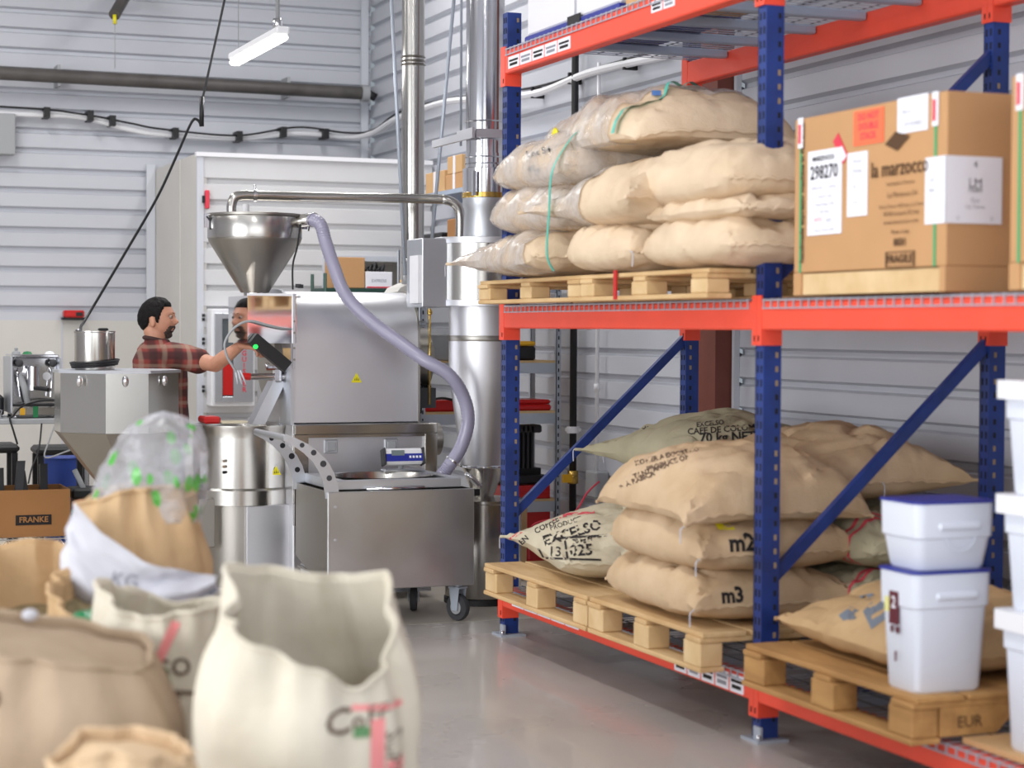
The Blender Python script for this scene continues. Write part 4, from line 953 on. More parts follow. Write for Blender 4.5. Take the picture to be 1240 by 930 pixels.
for k in range(3): T([(CXb - .16 + 0, CYb - .225, .70 + k * .03), (CXb - .16, CYb - .238, .70 + k * .03)], .008, 10).build('button', ('black', 'chrome', 'chrome')[k], RO)
MB().box(CXb - .285, CXb - .20, CYb - .2, CYb - .19, .30, .56, ch=.004).build('side_door', 'steel_d', RO)
# door chute and legs over the tray
ch = MB()
for (x0, x1, t_) in ((2.47, 2.60, 0),):
    pass
def slab(p0, p1, wv, th): # inclined flat bar
    p0, p1, wv = V(p0), V(p1), V(wv); d_ = (p1 - p0).normalized(); n_ = d_.cross(wv).normalized() * th
    vs = [p + wv * a + n_ * b for p in (p0, p1) for a, b in ((-1, -1), (1, -1), (1, 1), (-1, 1))]; return MB().add(vs, [(0, 1, 2, 3), (7, 6, 5, 4), (0, 4, 5, 1), (1, 5, 6, 2), (2, 6, 7, 3), (3, 7, 4, 0)])
slab((2.635, 10.12, 1.18), (2.52, 10.12, .95), (.035, 0, .0), .06).build('discharge_chute', 'steel_b', RO); slab((2.675, 10.16, 1.20), (2.665, 10.16, .94), (.012, 0, 0), .02).build('stirrer_leg', 'steel_b', RO)
T([(2.66, 10.05, 1.205), (2.47, 10.05, 1.205)], .018, 14).build('trier_tube', 'chrome', RO); T([(2.47, 10.05, 1.205), (2.43, 10.05, 1.207)], .02, 12).build('trier_handle', 'red', RO)
MB().box(2.60, 2.64, 10.02, 10.08, 1.175, 1.25, ch=.008).box(2.565, 2.66, 10.03, 10.1, 1.25, 1.262).build('door_latch', 'chrome', RO)
T([(2.655, 10.05, 1.25), (2.56, 10.05, 1.248)], .010, 8).build('hinge_bar', 'oxide', RO)
for k in range(2): T([(2.56 + k * .085, 10.04, 1.255), (2.56 + k * .085, 10.03, 1.275)], .012, 10).build('hinge_knob', 'chrome', RO)
slab((2.415, 9.78, 1.412), (2.60, 9.78, 1.262), (.0, .030, .0), .032).build('black_flap', 'black', RO)
B(2.585, 2.625, 9.80, 9.81, 1.30, 1.36).build('yellow_note', 'wood', RO)
for s_ in (0, 1): T([(2.72 + s_ * .04, 10.0 + .1 * s_, 1.68), (2.72 + s_ * .04, 10.0 + .1 * s_, 1.70)], .016, 10).build('lifting_knob', 'rubber', RO)
for x in (2.70, 2.98): L([(.0, 0), (.022, 0), (.022, .012), (.01, .02), (.01, .07)], (x + .02, 9.93, .0), 14).build('levelling_foot', 'chrome', RO)
for x in (2.52,): L([(.0, 0), (.022, 0), (.022, .012), (.01, .02), (.01, .08)], (x, CYb, .0), 14).build('levelling_foot', 'chrome', RO)
single(MB().box(2.27, 2.36, 10.25, 10.42, .946, .985, ch=.01), 'tool_case', 'red', 'small red case lying on the rim of the round cooling bin', 'case', (2.31, 10.3, .945))
single(MB().box(2.365, 2.53, 10.24, 10.44, .946, .954, ch=.002), 'notepad', 'jute_pale', 'open pale notebook lying on the round cooling bin', 'notebook', (2.44, 10.33, .945))

# ------------------------------------------------------------------ cart in front of the roaster
CA = thing('hopper_cart', 'stainless steel bean cart on grey castors in front of the roaster', 'cart', (2.97, 9.3, 0))
CY0 = 8.98
B(2.592, 3.348, CY0, CY0 + .022, .19, .672, ch=.004).build('front_panel', 'steel_m', CA)
sd = MB().prism([(CY0 + .022, .21), (CY0 + .2, .21), (CY0 + .62, .30), (CY0 + .62, .672), (CY0 + .022, .672)], 2.60, 2.606, axis=0); sd.build('side_panel', 'steel_d', CA)
MB().prism([(CY0 + .022, .21), (CY0 + .2, .21), (CY0 + .62, .30), (CY0 + .62, .672), (CY0 + .022, .672)], 3.335, 3.341, axis=0).build('side_panel', 'steel_d', CA)
B(2.606, 3.335, CY0 + .60, CY0 + .62, .30, .672).build('rear_panel', 'steel_d', CA); B(2.606, 3.335, CY0 + .022, CY0 + .60, .24, .25).build('bottom_plate', 'steel_d', CA)
tp = MB().box(2.64, 3.30, CY0 + .06, CY0 + .10, .675, .722, ch=.004).box(2.64, 3.30, CY0 + .56, CY0 + .60, .675, .722, ch=.004).box(2.64, 2.70, CY0 + .10, CY0 + .56, .675, .722).box(3.24, 3.30, CY0 + .10, CY0 + .56, .675, .722)
tp.build('top_frame', 'steel_b', CA)
L([(.27, .05), (.268, .047), (.255, 0), (.24, -.07), (0, -.12)], (2.97, CY0 + .33, .675), 48, sy=.86).build('bowl', 'steel', CA)
T([(2.80, CY0 + .045, .678), (3.1, CY0 + .045, .678)], .011, 10).build('front_handle', 'chrome', CA)
MB().box(2.62, 2.64, CY0 + .1, CY0 + .6, .02, .26).box(2.60, 3.34, CY0 + .63, CY0 + .65, .08, .10).build('rear_frame', 'steel_b', CA)
for x in (2.60,):
    for z in (.60, .44): T([(x + .03, CY0, z), (x + .03, CY0 - .006, z)], .007, 8).build('bolt', 'steel_b', CA)
# drilled arms with push bar
for ya in (CY0 + .015, CY0 + .60):
    pts = []; c0 = (2.615, .665)
    A_ = [(2.655, .64), (2.648, .70), (2.63, .76), (2.60, .815), (2.555, .865), (2.50, .905), (2.44, .935), (2.385, .955)]
    B_ = [(2.375, .925), (2.425, .90), (2.475, .865), (2.52, .82), (2.55, .775), (2.572, .72), (2.582, .67), (2.585, .64)]
    if ya > CY0 + .1: A_ = [(x + .0, z) for x, z in A_]
    ar = MB().prism(A_ + B_, ya, ya + .008, axis=1).build('drilled_arm', 'steel_b', CA)
    for (x, z, r) in ((2.467, .902, .012), (2.525, .865, .014), (2.573, .81, .016), (2.603, .74, .014)):
        T([(x, ya - .0012, z), (x, ya + .0092, z)], r, 14).build('drilled_hole', 'hole' if ya > CY0 + .1 else 'rubber', ar)
T([(2.39, CY0 + .01, .938), (2.39, CY0 + .61, .938)], .016, 14).build('push_bar', 'steel_b', CA)
def castor(x, y, par, r=.062, ang=.0, swivel=True):
    c = MB().lathe([(0, -.018), (r * .55, -.018), (r * .62, -.014), (r * .95, -.016), (r, -.008), (r, .008), (r * .95, .016), (r * .62, .014), (r * .55, .018), (0, .018)], n=28, m=Matrix.Translation((x, y, r)) @ Matrix.Rotation(ang, 4, 'Z') @ Matrix.Rotation(PI / 2, 4, 'Y'))
    o = c.build('castor_wheel', 'rubber', par)
    MB().lathe([(0, -.020), (r * .5, -.020), (r * .5, .020), (0, .020)], n=20, m=Matrix.Translation((x, y, r)) @ Matrix.Rotation(ang, 4, 'Z') @ Matrix.Rotation(PI / 2, 4, 'Y')).build('hub', 'graypl', o)
    R_ = Matrix.Translation((x, y, 0)) @ Matrix.Rotation(ang, 4, 'Z')
    f = MB()
    for s_ in (-1, 1): f.add([R_ @ V(p) for p in [(s_ * .026, -.018, r - .015), (s_ * .026, .018, r - .015), (s_ * .026, .035, r * 2 + .03), (s_ * .026, -.03, r * 2 + .03), (s_ * .029, -.018, r - .015), (s_ * .029, .018, r - .015), (s_ * .029, .035, r * 2 + .03), (s_ * .029, -.03, r * 2 + .03)]], [(0, 1, 2, 3), (4, 5, 6, 7), (0, 1, 5, 4), (1, 2, 6, 5), (2, 3, 7, 6), (3, 0, 4, 7)])
    f.box(-.032, .032, -.035, .038, r * 2 + .028, r * 2 + .036, m=R_).build('fork', 'galv', o)
    T([(x, y, r * 2 + .03), (x, y, .24)], .02, 12).build('stem', 'galv', o)
castor(3.30, CY0 + .10, CA, .068, .5); castor(3.20, CY0 + .50, CA, .062, -.4); castor(2.68, CY0 + .10, CA, .062, .3); castor(2.70, CY0 + .52, CA, .062, 0)
# scale display
t = thing('scale_display', 'white and blue digital scale display on a stand above the cart bowl', 'scale display', (3.15, 9.5, .69))
mS = Matrix.Translation((3.145, 9.50, .80)) @ Matrix.Rotation(-.25, 4, 'X')
B(-.105, .105, -.028, .028, -.042, .042, mS, .012).build('display_body', 'white', t); B(-.112, -.1, -.034, .034, -.046, .046, mS, .01).build('end_cap', 'black', t); B(.1, .112, -.034, .034, -.046, .046, mS, .01).build('end_cap', 'black', t)
B(-.10, .10, -.0295, -.0275, -.028, .012, mS).build('blue_panel', 'tub_blue', t); B(-.07, .0, -.031, -.0285, .002, .03, mS).build('lcd', 'lcd', t)
for k in range(4): B(.025 + k * .018, .036 + k * .018, -.031, -.0285, -.012, .0, mS).build('key', 'paper', t)
T([(3.145, 9.52, .77), (3.145, 9.56, .70)], .014, 10).build('neck', 'graypl', t); B(3.05, 3.27, 9.50, 9.58, .724, .735, ch=.003).build('bracket', 'steel_b', t)

# ------------------------------------------------------------------ cyclone, chimney
CX_, CYc = 3.66, 9.68
t = thing('cyclone', 'tall stainless cyclone with wide upper drum, tapering cone and collecting barrel', 'cyclone', (CX_, CYc, 0))
L([(0, .03), (.20, .03), (.205, .04), (.205, .535), (.21, .54), (.21, .555), (.1, .565), (0, .57)], (CX_, CYc, 0), 48).build('collecting_barrel', 'steel', t)
L([(.21, .0), (.21, .03), (0, .03)], (CX_, CYc, 0), 40).build('barrel_base', 'black', t)
L([(.048, .56), (.055, .565), (.115, .725), (.12, .73)], (CX_, CYc, 0), 40).build('cone_outlet', 'steel', t)
L([(.125, .722), (.13, .727), (.13, .733), (.125, .738)], (CX_, CYc, 0), 40).build('clamp_ring', 'chrome', t)
L([(.12, .735), (.168, 1.08), (.19, 1.25), (.19, 1.585)], (CX_, CYc, 0), 48).build('main_cylinder', 'steel_h', t)
L([(.1915, 1.40), (.1925, 1.402), (.1925, 1.428), (.1915, 1.43)], (CX_, CYc, 0), 48).build('seam_band', 'steel_d', t)
L([(.19, 1.584), (.268, 1.584), (.268, 1.945), (.255, 1.95), (.1, 1.952)], (CX_, CYc, 0), 56).build('upper_drum', 'steel', t)
for z in (1.584, 1.915): L([(.2695, z), (.272, z + .002), (.272, z + .032), (.2695, z + .034)], (CX_, CYc, 0), 56).build('drum_band', 'steel_h', t)
B(3.275, 3.42, CYc - .10, CYc + .16, 1.578, 1.94, ch=.004).build('inlet_box', 'steel_b', t)
B(3.255, 3.278, CYc - .09, CYc + .05, 1.60, 1.85).build('inlet_flange', 'white', t)
L([(.115, 1.95), (.108, 2.10), (.118, 2.12), (.118, 2.165)], (CX_, CYc, 0), 40).build('outlet_neck', 'steel_b', t)
for a in range(4): T([(3.52 + a * .012, CYc - .10, .70 - .012 * a), (3.57 + a * .01, CYc - .13, .66 - .01 * a)], .012, 8).build('toggle_clamp', 'chrome', t)
T([(3.475, CYc - .16, .42), (3.44, CYc - .2, .42)], .016, 10).build('barrel_knob', 'chrome', t)
B(3.50, 3.58, CYc - .16, CYc - .14, .585, .62).build('bracket', 'black', t); B(3.84, 3.865, CYc - .02, CYc + .02, .30, .56).build('barrel_handle', 'chrome', t)
warn(t, (3.735, CYc - .188, 1.30), .03)
t = thing('chimney_duct', 'wide shiny steel flue rising from the cyclone past the blue rack post', 'flue', (CX_, CYc, 2.16))
L([(.112, 2.16), (.112, 2.185), (.118, 2.19), (.118, 2.32), (.105, 2.325), (.105, 2.40)], (CX_, CYc, 0), 40).build('lower_section', 'mirror', t).data.materials[0] = MT['chrome']
for z in (2.345, 2.38, 2.52, 2.57): L([(.105, z - .004), (.109, z), (.105, z + .004)], (CX_, CYc, 0), 40).build('bead', 'chrome', t)
L([(.1, 2.32), (.1, 2.50)], (CX_, CYc, 0), 40).build('middle_section', 'chrome', t)
L([(.103, 2.49), (.103, 5.4)], (CX_, CYc, 0), 40).build('upper_section', 'chrome', t)
L([(.119, 2.163), (.122, 2.166), (.122, 2.19), (.119, 2.192)], (CX_, CYc, 0), 40).build('brass_band', 'brass', t)
MB().box(3.56, 3.80, CYc - .14, CYc - .125, 2.475, 2.52).box(3.535, 3.55, CYc - .14, CYc + .1, 2.47, 2.525).box(3.55, 3.57, CYc + .1, CYc + .55, 2.475, 2.515).build('wall_bracket', 'steel_h', t)
B(3.548, 3.566, CYc - .12, CYc - .10, 2.17, 2.30).build('clip', 'steel_b', t)
t = thing('exhaust_pipe', 'slimmer steel exhaust pipe left of the wide flue', 'flue', (3.57, 10.62, 1.7))
L([(.062, 1.70), (.062, 1.84), (.066, 1.845), (.066, 5.4)], (3.57, 10.62, 0), 36).build('pipe_run', 'steel', t)
for z in (1.86, 2.985, 3.005, 3.03): L([(.066, z - .007), (.074, z), (.066, z + .007)], (3.57, 10.62, 0), 36).build('joint_band', 'steel_d' if z > 2 else 'chrome', t)
MB().prism([(3.40, 1.62), (3.62, 1.62), (3.62, 1.72), (3.53, 1.73), (3.46, 1.70)], 10.5, 10.75, axis=1).build('roaster_outlet', 'panel', t)
for (a, b, lab) in (((3.505, 10.55, 1.72), (3.40, 10.6, 3.9), 'thin steel tie rod on the left of the slim exhaust pipe'), ((3.66, 10.6, 1.75), (3.86, 10.6, 3.9), 'thin steel tie rod crossing between the two flues')):
    t = thing('tie_rod', lab, 'rod', a); T([a, b], .011, 8).build('rod', 'galv', t); T([a, V(a) + V((0, 0, .05))], .015, 8).build('end_fitting', 'graypl', t)
single(T([(3.93, 10.8, 2.55), (3.93, 10.8, 5.4)], .008, 8), 'hanger_rod', 'galv', 'very thin vertical hanger rod right of the slim exhaust pipe', 'rod', (3.93, 10.8, 2.55))

# ------------------------------------------------------------------ loader with bucket
t = thing('bean_loader', 'faceted stainless loading hopper with tapered base, left of the roaster', 'hopper', (1.81, 10.3, 0))
def octa(x0, x1, y0, y1, c, z): return [(x0 + c, y0, z), (x1 - c, y0, z), (x1, y0 + c, z), (x1, y1 - c, z), (x1 - c, y1, z), (x0 + c, y1, z), (x0, y1 - c, z), (x0, y0 + c, z)]
def loft(rings, cap=True):
    n = len(rings[0]); mb = MB(); vs = [p for r in rings for p in r]
    mb.add(vs, [(i * n + k, i * n + (k + 1) % n, (i + 1) * n + (k + 1) % n, (i + 1) * n + k) for i in range(len(rings) - 1) for k in range(n)] + ([list(range(n))[::-1], [(len(rings) - 1) * n + k for k in range(n)]] if cap else [])); return mb
A0 = (1.50, 2.12, 10.0, 10.62, .20)
loft([octa(*A0, z) for z in (.915, 1.225)]).build('hopper_body', 'steel_l', t)
loft([octa(1.49, 2.13, 9.99, 10.63, .20, z) for z in (1.225, 1.24)]).build('lid', 'steel_b', t)
loft([octa(1.86, 2.12, 10.2, 10.46, .06, .45), octa(*A0, .914)]).build('tapered_base', 'steel_d', t)
for (x, y) in ((1.58, 10.085), (1.80, 9.988), (2.02, 10.075)): k = MB().ball((x, y, 1.185), .016, 10, 6, (1, .5, 1.8)).build('latch', 'chrome', t)
T([(1.99, 10.33, .5), (1.99, 10.33, .06)], .06, 20).build('pedestal', 'steel_d', t); L([(0, 0), (.2, 0), (.2, .02), (.06, .06)], (1.99, 10.33, 0), 28).build('floor_plate', 'steel_d', t)
t = thing('steel_bucket', 'brushed steel bucket on the lid of the faceted hopper, cord coiled round it', 'bucket', (1.69, 10.28, 1.24))
L([(0, 1.241), (.103, 1.241), (.105, 1.25), (.105, 1.435), (.108, 1.438), (.108, 1.444), (.10, 1.444), (.10, 1.26), (0, 1.25)], (1.69, 10.28, 0), 40).build('bucket_body', 'steel', t)
for k in range(3): T([(1.69 + (.118 + .004 * k) * math.cos(a * PI / 12), 10.28 + (.118 + .004 * k) * math.sin(a * PI / 12), 1.262 + .011 * k + .010 * math.cos(a * PI / 12 - .3)) for a in range(24)], .0055, 6, closed=True).build('coiled_cord', 'black', t)
T([(1.69 - .10 + .02 * k, 10.28 - .02 * k, 1.447 + .005 * math.sin(k)) for k in range(2)], .004, 6).build('lid_pin', 'chrome', t)
B(1.70, 1.75, 10.2, 10.25, 1.445, 1.46, ch=.006).build('black_clip', 'black', t)

# ------------------------------------------------------------------ work table, espresso machine, clutter on the left
t = thing('work_table', 'grey-topped work table with a chrome wire undershelf at the left edge', 'table', (1.2, 11.8, 0))
B(.6, 1.98, 11.5, 12.1, .895, .925, ch=.004).build('tabletop', 'graypl', t)
for x in (.64, 1.93):
    for y in (11.55, 12.05): T([(x, y, 0), (x, y, .896)], .0125, 10).build('leg', 'graypl', t)
mb = MB()
for z in (.215, .175): mb.tube([(.64, 11.55, z), (1.93, 11.55, z)], .004, 6).tube([(.64, 12.05, z), (1.93, 12.05, z)], .004, 6)
x = .64
while x < 1.9: mb.tube([(x, 11.55, .175), (x + .03, 11.55, .215), (x + .06, 11.55, .175)], .0032, 5); x += .06
for k in range(43): mb.tube([(.65 + k * .03, 11.55, .217), (.65 + k * .03, 12.05, .217)], .002, 4)
tag(mb.build('wire_shelf', 'chrome', t), kind='stuff')
t = thing('open_carton', 'brown carton printed FRANKE on the wire undershelf', 'carton', (1.4, 11.8, .222))
MB().box(1.06, 1.765, 11.62, 11.63, .222, .50).box(1.06, 1.765, 12.0, 12.01, .222, .50).box(1.06, 1.07, 11.63, 12.0, .222, .50).box(1.755, 1.765, 11.63, 12.0, .222, .50).box(1.07, 1.755, 11.63, 12.0, .222, .232).build('carton_body', 'carton_d', t)
lb = B(1.447, 1.655, 11.617, 11.619, .292, .352).build('black_plate', 'print', t); flat_text(MB(), 'FRANKE', .046, (1.551, 11.6155, .323), (1, 0, 0), (0, 0, 1), .0012, 1.0).build('lettering', 'carton_d', lb)
for i in range(7):
    x = 1.12 + i * .085; h = .60 + .10 * ((i * 37) % 5) / 5
    single(slab((x, 11.75, .24), (x + .05 * math.sin(i * 2.1), 11.8, h), (.022, 0, 0), .03), 'spare_part', ('rubber', 'black', 'graypl', 'black', 'rubber', 'black', 'black')[i], 'dark machine part sticking out of the brown open carton', 'machine part', (x, 11.75, .3), 'machine parts in the open carton')
t = thing('espresso_machine', 'small chrome espresso machine with twin round knobs on the grey table', 'espresso machine', (1.56, 11.7, .926))
EX0, EX1, EY0 = 1.43, 1.70, 11.60
B(EX0, EX1, EY0 + .10, EY0 + .36, .975, 1.28, ch=.006).build('body', 'chrome', t)
B(EX0 - .012, EX0, EY0, EY0 + .36, .955, 1.285, ch=.003).build('side_panel', 'steel_b', t); B(EX1, EX1 + .012, EY0, EY0 + .36, .955, 1.285, ch=.003).build('side_panel', 'steel_b', t)
B(EX0 - .005, EX1 + .005, EY0 - .01, EY0 + .22, .94, .995, ch=.006).build('drip_tray', 'steel', t)
B(EX0 + .005, EX1 - .005, EY0 + .02, EY0 + .2, .996, 1.006).build('drip_grate', 'black', t)
B(EX0, EX1, EY0 + .02, EY0 + .34, 1.282, 1.30, ch=.004).build('cup_tray', 'chrome', t)
for x in (EX0 + .04, EX1 - .035):
    T([(x, EY0 + .10, 1.25), (x, EY0 + .02, 1.25)], .008, 8).build('knob_stem', 'chrome', t); MB().ball((x, EY0 + .01, 1.25), .024, 16, 10, (1, .7, 1)).build('round_knob', 'rubber', t)
T([(1.55, EY0 + .1, 1.18), (1.55, EY0 + .02, 1.18)], .045, 18).build('group_head', 'chrome', t); T([(1.55, EY0 + .02, 1.23), (1.55, EY0 + .02, 1.12)], .034, 18).build('group_bell', 'chrome', t)
pf = T([(1.55, EY0 + .02, 1.12), (1.55, EY0 + .02, 1.09)], .037, 18).build('portafilter', 'chrome', t); T(path([(1.55, EY0 + .0, 1.105), (1.60, EY0 - .07, 1.10), (1.62, EY0 - .10, 1.095)], 4), .013, 10).build('portafilter_handle', 'black', pf)
for x in (EX0 + .07, EX1 - .06): T([(x, EY0 + .098, 1.17), (x, EY0 + .09, 1.17)], .024, 18).build('pressure_gauge', 'white', t)
T(path([(1.465, EY0 + .08, 1.22), (1.46, EY0 + .03, 1.18), (1.475, EY0 + .02, 1.05)], 5), .005, 8).build('steam_wand', 'chrome', t); T(path([(1.655, EY0 + .08, 1.22), (1.66, EY0 + .03, 1.18), (1.65, EY0 + .02, 1.05)], 5), .005, 8).build('steam_wand', 'chrome', t)
T(path([(1.52, EY0 + .04, 1.02), (1.5, EY0 + .01, 1.10), (1.48, EY0 + .05, 1.17)], 5), .02, 10).build('brew_lever', 'graypl', t)
B(1.545, 1.575, EY0 - .013, EY0 - .011, .93, .995).build('green_tape', 'green', t); B(1.47, 1.50, EY0 - .013, EY0 - .011, .945, .985).build('orange_tape', 'yellow_o', t)
for x in (EX0 + .02, EX1 - .02): T([(x, EY0 + .02, .926), (x, EY0 + .02, .942)], .014, 10).build('foot', 'chrome', t); T([(x, EY0 + .30, .926), (x, EY0 + .30, .976)], .014, 10).build('foot', 'chrome', t)
for (x, c, lb) in ((1.465, 'graypl', 'small grey tamper on top of the espresso machine'), (1.53, 'green', 'small green piece on top of the espresso machine'), (1.66, 'paper', 'crumpled white paper on top of the espresso machine')):
    single(MB().lathe([(0, 0), (.026, 0), (.024, .012), (.008, .02), (.012, .035), (0, .04)] if c == 'graypl' else [(0, 0), (.03, 0), (.02, .014), (0, .018)], (x, EY0 + .12, 1.301), 12), 'tamper' if c == 'graypl' else ('scrap' if c == 'green' else 'paper_scrap'), c, lb, 'tool' if c == 'graypl' else 'scrap', (x, EY0 + .12, 1.301))
for i, x in enumerate((1.20, 1.28, 1.35)): single(L([(0, 0), (.022, 0), (.026, .05), (.024, .05), (.02, .004), (0, .004)], (x, 11.62, .926), 12), 'cup', 'chrome', 'small metal cup on the grey table left of the espresso machine', 'cup', (x, 11.62, .926), 'metal cups on the table')
single(B(1.06, 1.40, 11.75, 12.0, .926, 1.06, ch=.02), 'tool_bag', 'black', 'black bag on the grey table at the left edge of the photo', 'bag', (1.2, 11.9, .926))
t = thing('black_cable', 'black cable trailing over the table edge below the espresso machine', 'cable', (1.6, 11.5, .9))
T(path([(1.74, 11.66, 1.02), (1.60, 11.56, 1.03), (1.48, 11.54, 1.0), (1.42, 11.53, .94), (1.40, 11.49, .93), (1.42, 11.47, .85), (1.44, 11.47, .78)], 6), .006, 6).build('cable_run', 'black', t)
T(path([(1.58, 11.48, .9), (1.56, 11.46, .75), (1.52, 11.46, .64), (1.50, 11.46, .55)], 6), .005, 6).build('cable_run', 'black', t)
T(path([(1.66, 11.48, .9), (1.62, 11.46, .80), (1.60, 11.47, .70), (1.75, 11.5, .74), (1.9, 11.5, .78)], 6), .005, 6).build('cable_run', 'graypl', t)
def stool(lab, x0, x1, y, z):
    t = thing('stool', lab, 'stool', ((x0 + x1) / 2, y, 0)); B(x0, x1, y - .15, y + .15, z - .055, z, ch=.02).build('seat', 'black', t)
    for x in (x0 + .03, x1 - .03):
        for yy in (y - .12, y + .12): B(x - .018, x + .018, yy - .018, yy + .018, 0, z - .054).build('leg', 'black', t)
stool('black padded stool behind the left end of the brown open carton', 1.18, 1.56, 12.45, .73); stool('black padded stool under the table, nearer the faceted hopper', 1.66, 2.0, 12.45, .71)
single(L([(0, 0), (.10, 0), (.125, .42), (.135, .425), (.13, .43), (0, .43)], (1.90, 12.9, .0), 24), 'blue_bin', 'bluebin', 'tall blue bin on the floor behind the red tool bag', 'bin', (1.90, 12.9, 0)).scale = (1, 1, 1.42)
t = thing('red_tool_bag', 'open red and black tool bag full of tools beside the brown open carton', 'bag', (1.95, 11.9, .0))
B(1.80, 2.06, 11.72, 11.95, .17, .44, ch=.03).build('bag_body', 'red', t); B(1.79, 2.07, 11.71, 11.96, .43, .49, ch=.012).build('bag_rim', 'black', t); B(1.86, 1.95, 11.705, 11.712, .24, .33).build('pocket', 'black', t)
B(1.80, 2.06, 11.72, 11.95, .0, .18, ch=.01).build('bag_base', 'black', t)
for i, (dx, c, lb) in enumerate(((-.12, 'graypl', 'pale-handled tool leaning left in the red tool bag'), (.02, 'galv', 'grey metal tool upright in the red tool bag'), (.09, 'red', 'red-handled tool at the right of the red tool bag'))):
    single(T([(1.95 + dx * .3, 11.82, .40), (1.95 + dx * 1.1, 11.8, .60 - .03 * i)], .016, 8), 'hand_tool', c, lb, 'tool', (1.95 + dx * .3, 11.82, .45))
single(B(1.78, 1.86, 11.60, 11.68, .219, .37, ch=.006), 'green_tin', 'green', 'small dark green tin between the brown open carton and red bag', 'tin', (1.82, 11.64, .22))

# ------------------------------------------------------------------ shelves by the right wall
SX0, SX1, SY = 3.74, 4.655, 10.97
t = thing('storage_shelf', 'grey slotted steel shelving with pale wood decks, behind the blue left upright', 'shelf', (4.2, 11.1, 0))
for x in (SX0, SX1 - .03):
    for y in (SY, SY + .42):
        p_ = MB().box(x, x + .032, y, y + .004, 0, 1.95).box(x, x + .004, y, y + .032, 0, 1.95).build('post', 'galv', t)
        if y == SY:
            h = MB()
            for k in range(38): h.box(x + .012, x + .020, y - .001, y + .001, .05 + k * .05, .073 + k * .05)
            tag(h.build('slots', 'hole', p_), kind='stuff')
for z in (.40, .945, 1.255, 1.75):
    B(SX0 + .03, SX1 - .03, SY + .004, SY + .016, z - .062, z + .002).build('shelf_beam', 'galv', t); B(SX0 + .006, SX1 - .006, SY + .017, SY + .42, z, z + .016).build('wood_deck', 'wood_end', t)
t = thing('tool_case', 'black tool case with yellow lid on the upper shelf deck', 'case', (4.4, 11.15, 1.272)); B(4.30, 4.51, 11.02, 11.25, 1.272, 1.36, ch=.012).build('case_body', 'black', t); B(4.30, 4.51, 11.02, 11.25, 1.361, 1.39, ch=.01).build('case_lid', 'yellow_o', t)
t = thing('red_case', 'flat red plastic case on the lower shelf deck', 'case', (4.5, 11.1, .962)); B(4.28, 4.61, 11.0, 11.28, .962, 1.0, ch=.012).build('lower_half', 'red', t); B(4.285, 4.605, 11.0, 11.28, 1.002, 1.03, ch=.012).build('upper_half', 'red', t)
t = thing('red_case', 'bulky red case on the shelf deck left of the tall cyclone', 'case', (3.85, 11.1, .962)); B(3.78, 4.0, 11.0, 11.25, .962, 1.03, ch=.012).build('case_body', 'red', t); T(path([(3.80, 10.99, 1.03), (3.88, 10.98, 1.045), (3.97, 10.99, 1.03)], 4), .008, 6).build('handle', 'black', t)
t = thing('red_cabinet', 'bright red tool cabinet on the bottom shelf deck', 'cabinet', (4.45, 11.1, .417)); B(4.28, 4.60, 11.0, 11.3, .417, .50).build('drawer_unit', 'red', t)
for k in range(2): B(4.285, 4.595, 10.995, 11.0, .425 + k * .037, .457 + k * .037).build('drawer', 'red', t)
single(B(4.30, 4.60, 10.99, 11.25, .0, .395, ch=.006), 'red_toolbox', 'red', 'large bright red box on the floor under the slotted shelving', 'toolbox', (4.45, 11.1, 0))
single(B(4.30, 4.60, 11.02, 11.3, .51, .56, ch=.006), 'black_tray', 'black', 'black tray on top of the bright red tool cabinet', 'tray', (4.4, 11.1, .51))
t = thing('cordless_tools', 'black power tool rack between the shelf decks', 'tool', (4.45, 11.15, .565)); B(4.30, 4.58, 11.1, 11.2, .561, .60).build('rack_base', 'black', t)
for k in range(4): B(4.42 + k * .03, 4.432 + k * .03, 11.08, 11.2, .60, .86).build('tine', 'rubber', t)
B(4.32, 4.58, 11.08, 11.2, .82, .87, ch=.01).build('bar', 'rubber', t); T([(4.34, 11.06, .84), (4.34, 11.03, .84)], .02, 10).build('chuck', 'brass', t)
single(L([(0, 0), (.095, 0), (.1, .25), (.106, .255), (.1, .26), (0, .24)], (4.14, 10.5, 0), 28), 'bucket', 'jute_d', 'tan bucket behind the blue left upright near the cyclone', 'bucket', (4.14, 10.5, 0)).scale = (1, 1, 1.8)
single(B(3.80, 4.0, 11.0, 11.3, 1.0, 1.0) if False else B(3.79, 3.97, 11.02, 11.3, 1.272, 1.43, ch=.005), 'control_box', 'graypl', 'grey control box on the shelf left of the tall cyclone', 'box', (3.88, 11.1, 1.272))
# wall shelves with cartons, high on the right wall
t = thing('high_shelf', 'grey wall shelf on the right wall holding cartons behind the flues', 'shelf', (4.5, 12.3, 2.4))
B(4.36, XW, 11.3, 13.2, 2.365, 2.395).build('shelf_board', 'galv_bar', t); B(4.36, XW, 11.3, 13.2, 2.04, 2.07).build('shelf_board', 'galv_bar', t)
for y in (11.32, 13.15): B(4.36, 4.39, y, y + .03, 1.7, 2.9 if y > 13 else 2.4).build('post', 'galv', t)
for (y0, y1, z0, z1, c, lb) in ((12.0, 12.33, 2.397, 2.50, 'carton', 'brown carton on the high wall shelf, lower right of the group'), (12.02, 12.30, 2.502, 2.62, 'carton_l', 'brown carton on the high wall shelf, stacked on another'), (12.36, 12.75, 2.397, 2.54, 'carton_l', 'brown carton on the high wall shelf, left of the stacked pair')):
    t = thing('carton', lb, 'carton', (4.5, y0, z0)); B(4.38, 4.70, y0, y1, z0, z1, ch=.004).build('carton_body', c, t); B(4.377, 4.38, (y0 + y1) / 2 - .02, (y0 + y1) / 2 + .02, z0, z1).build('tape', 'paper', t)
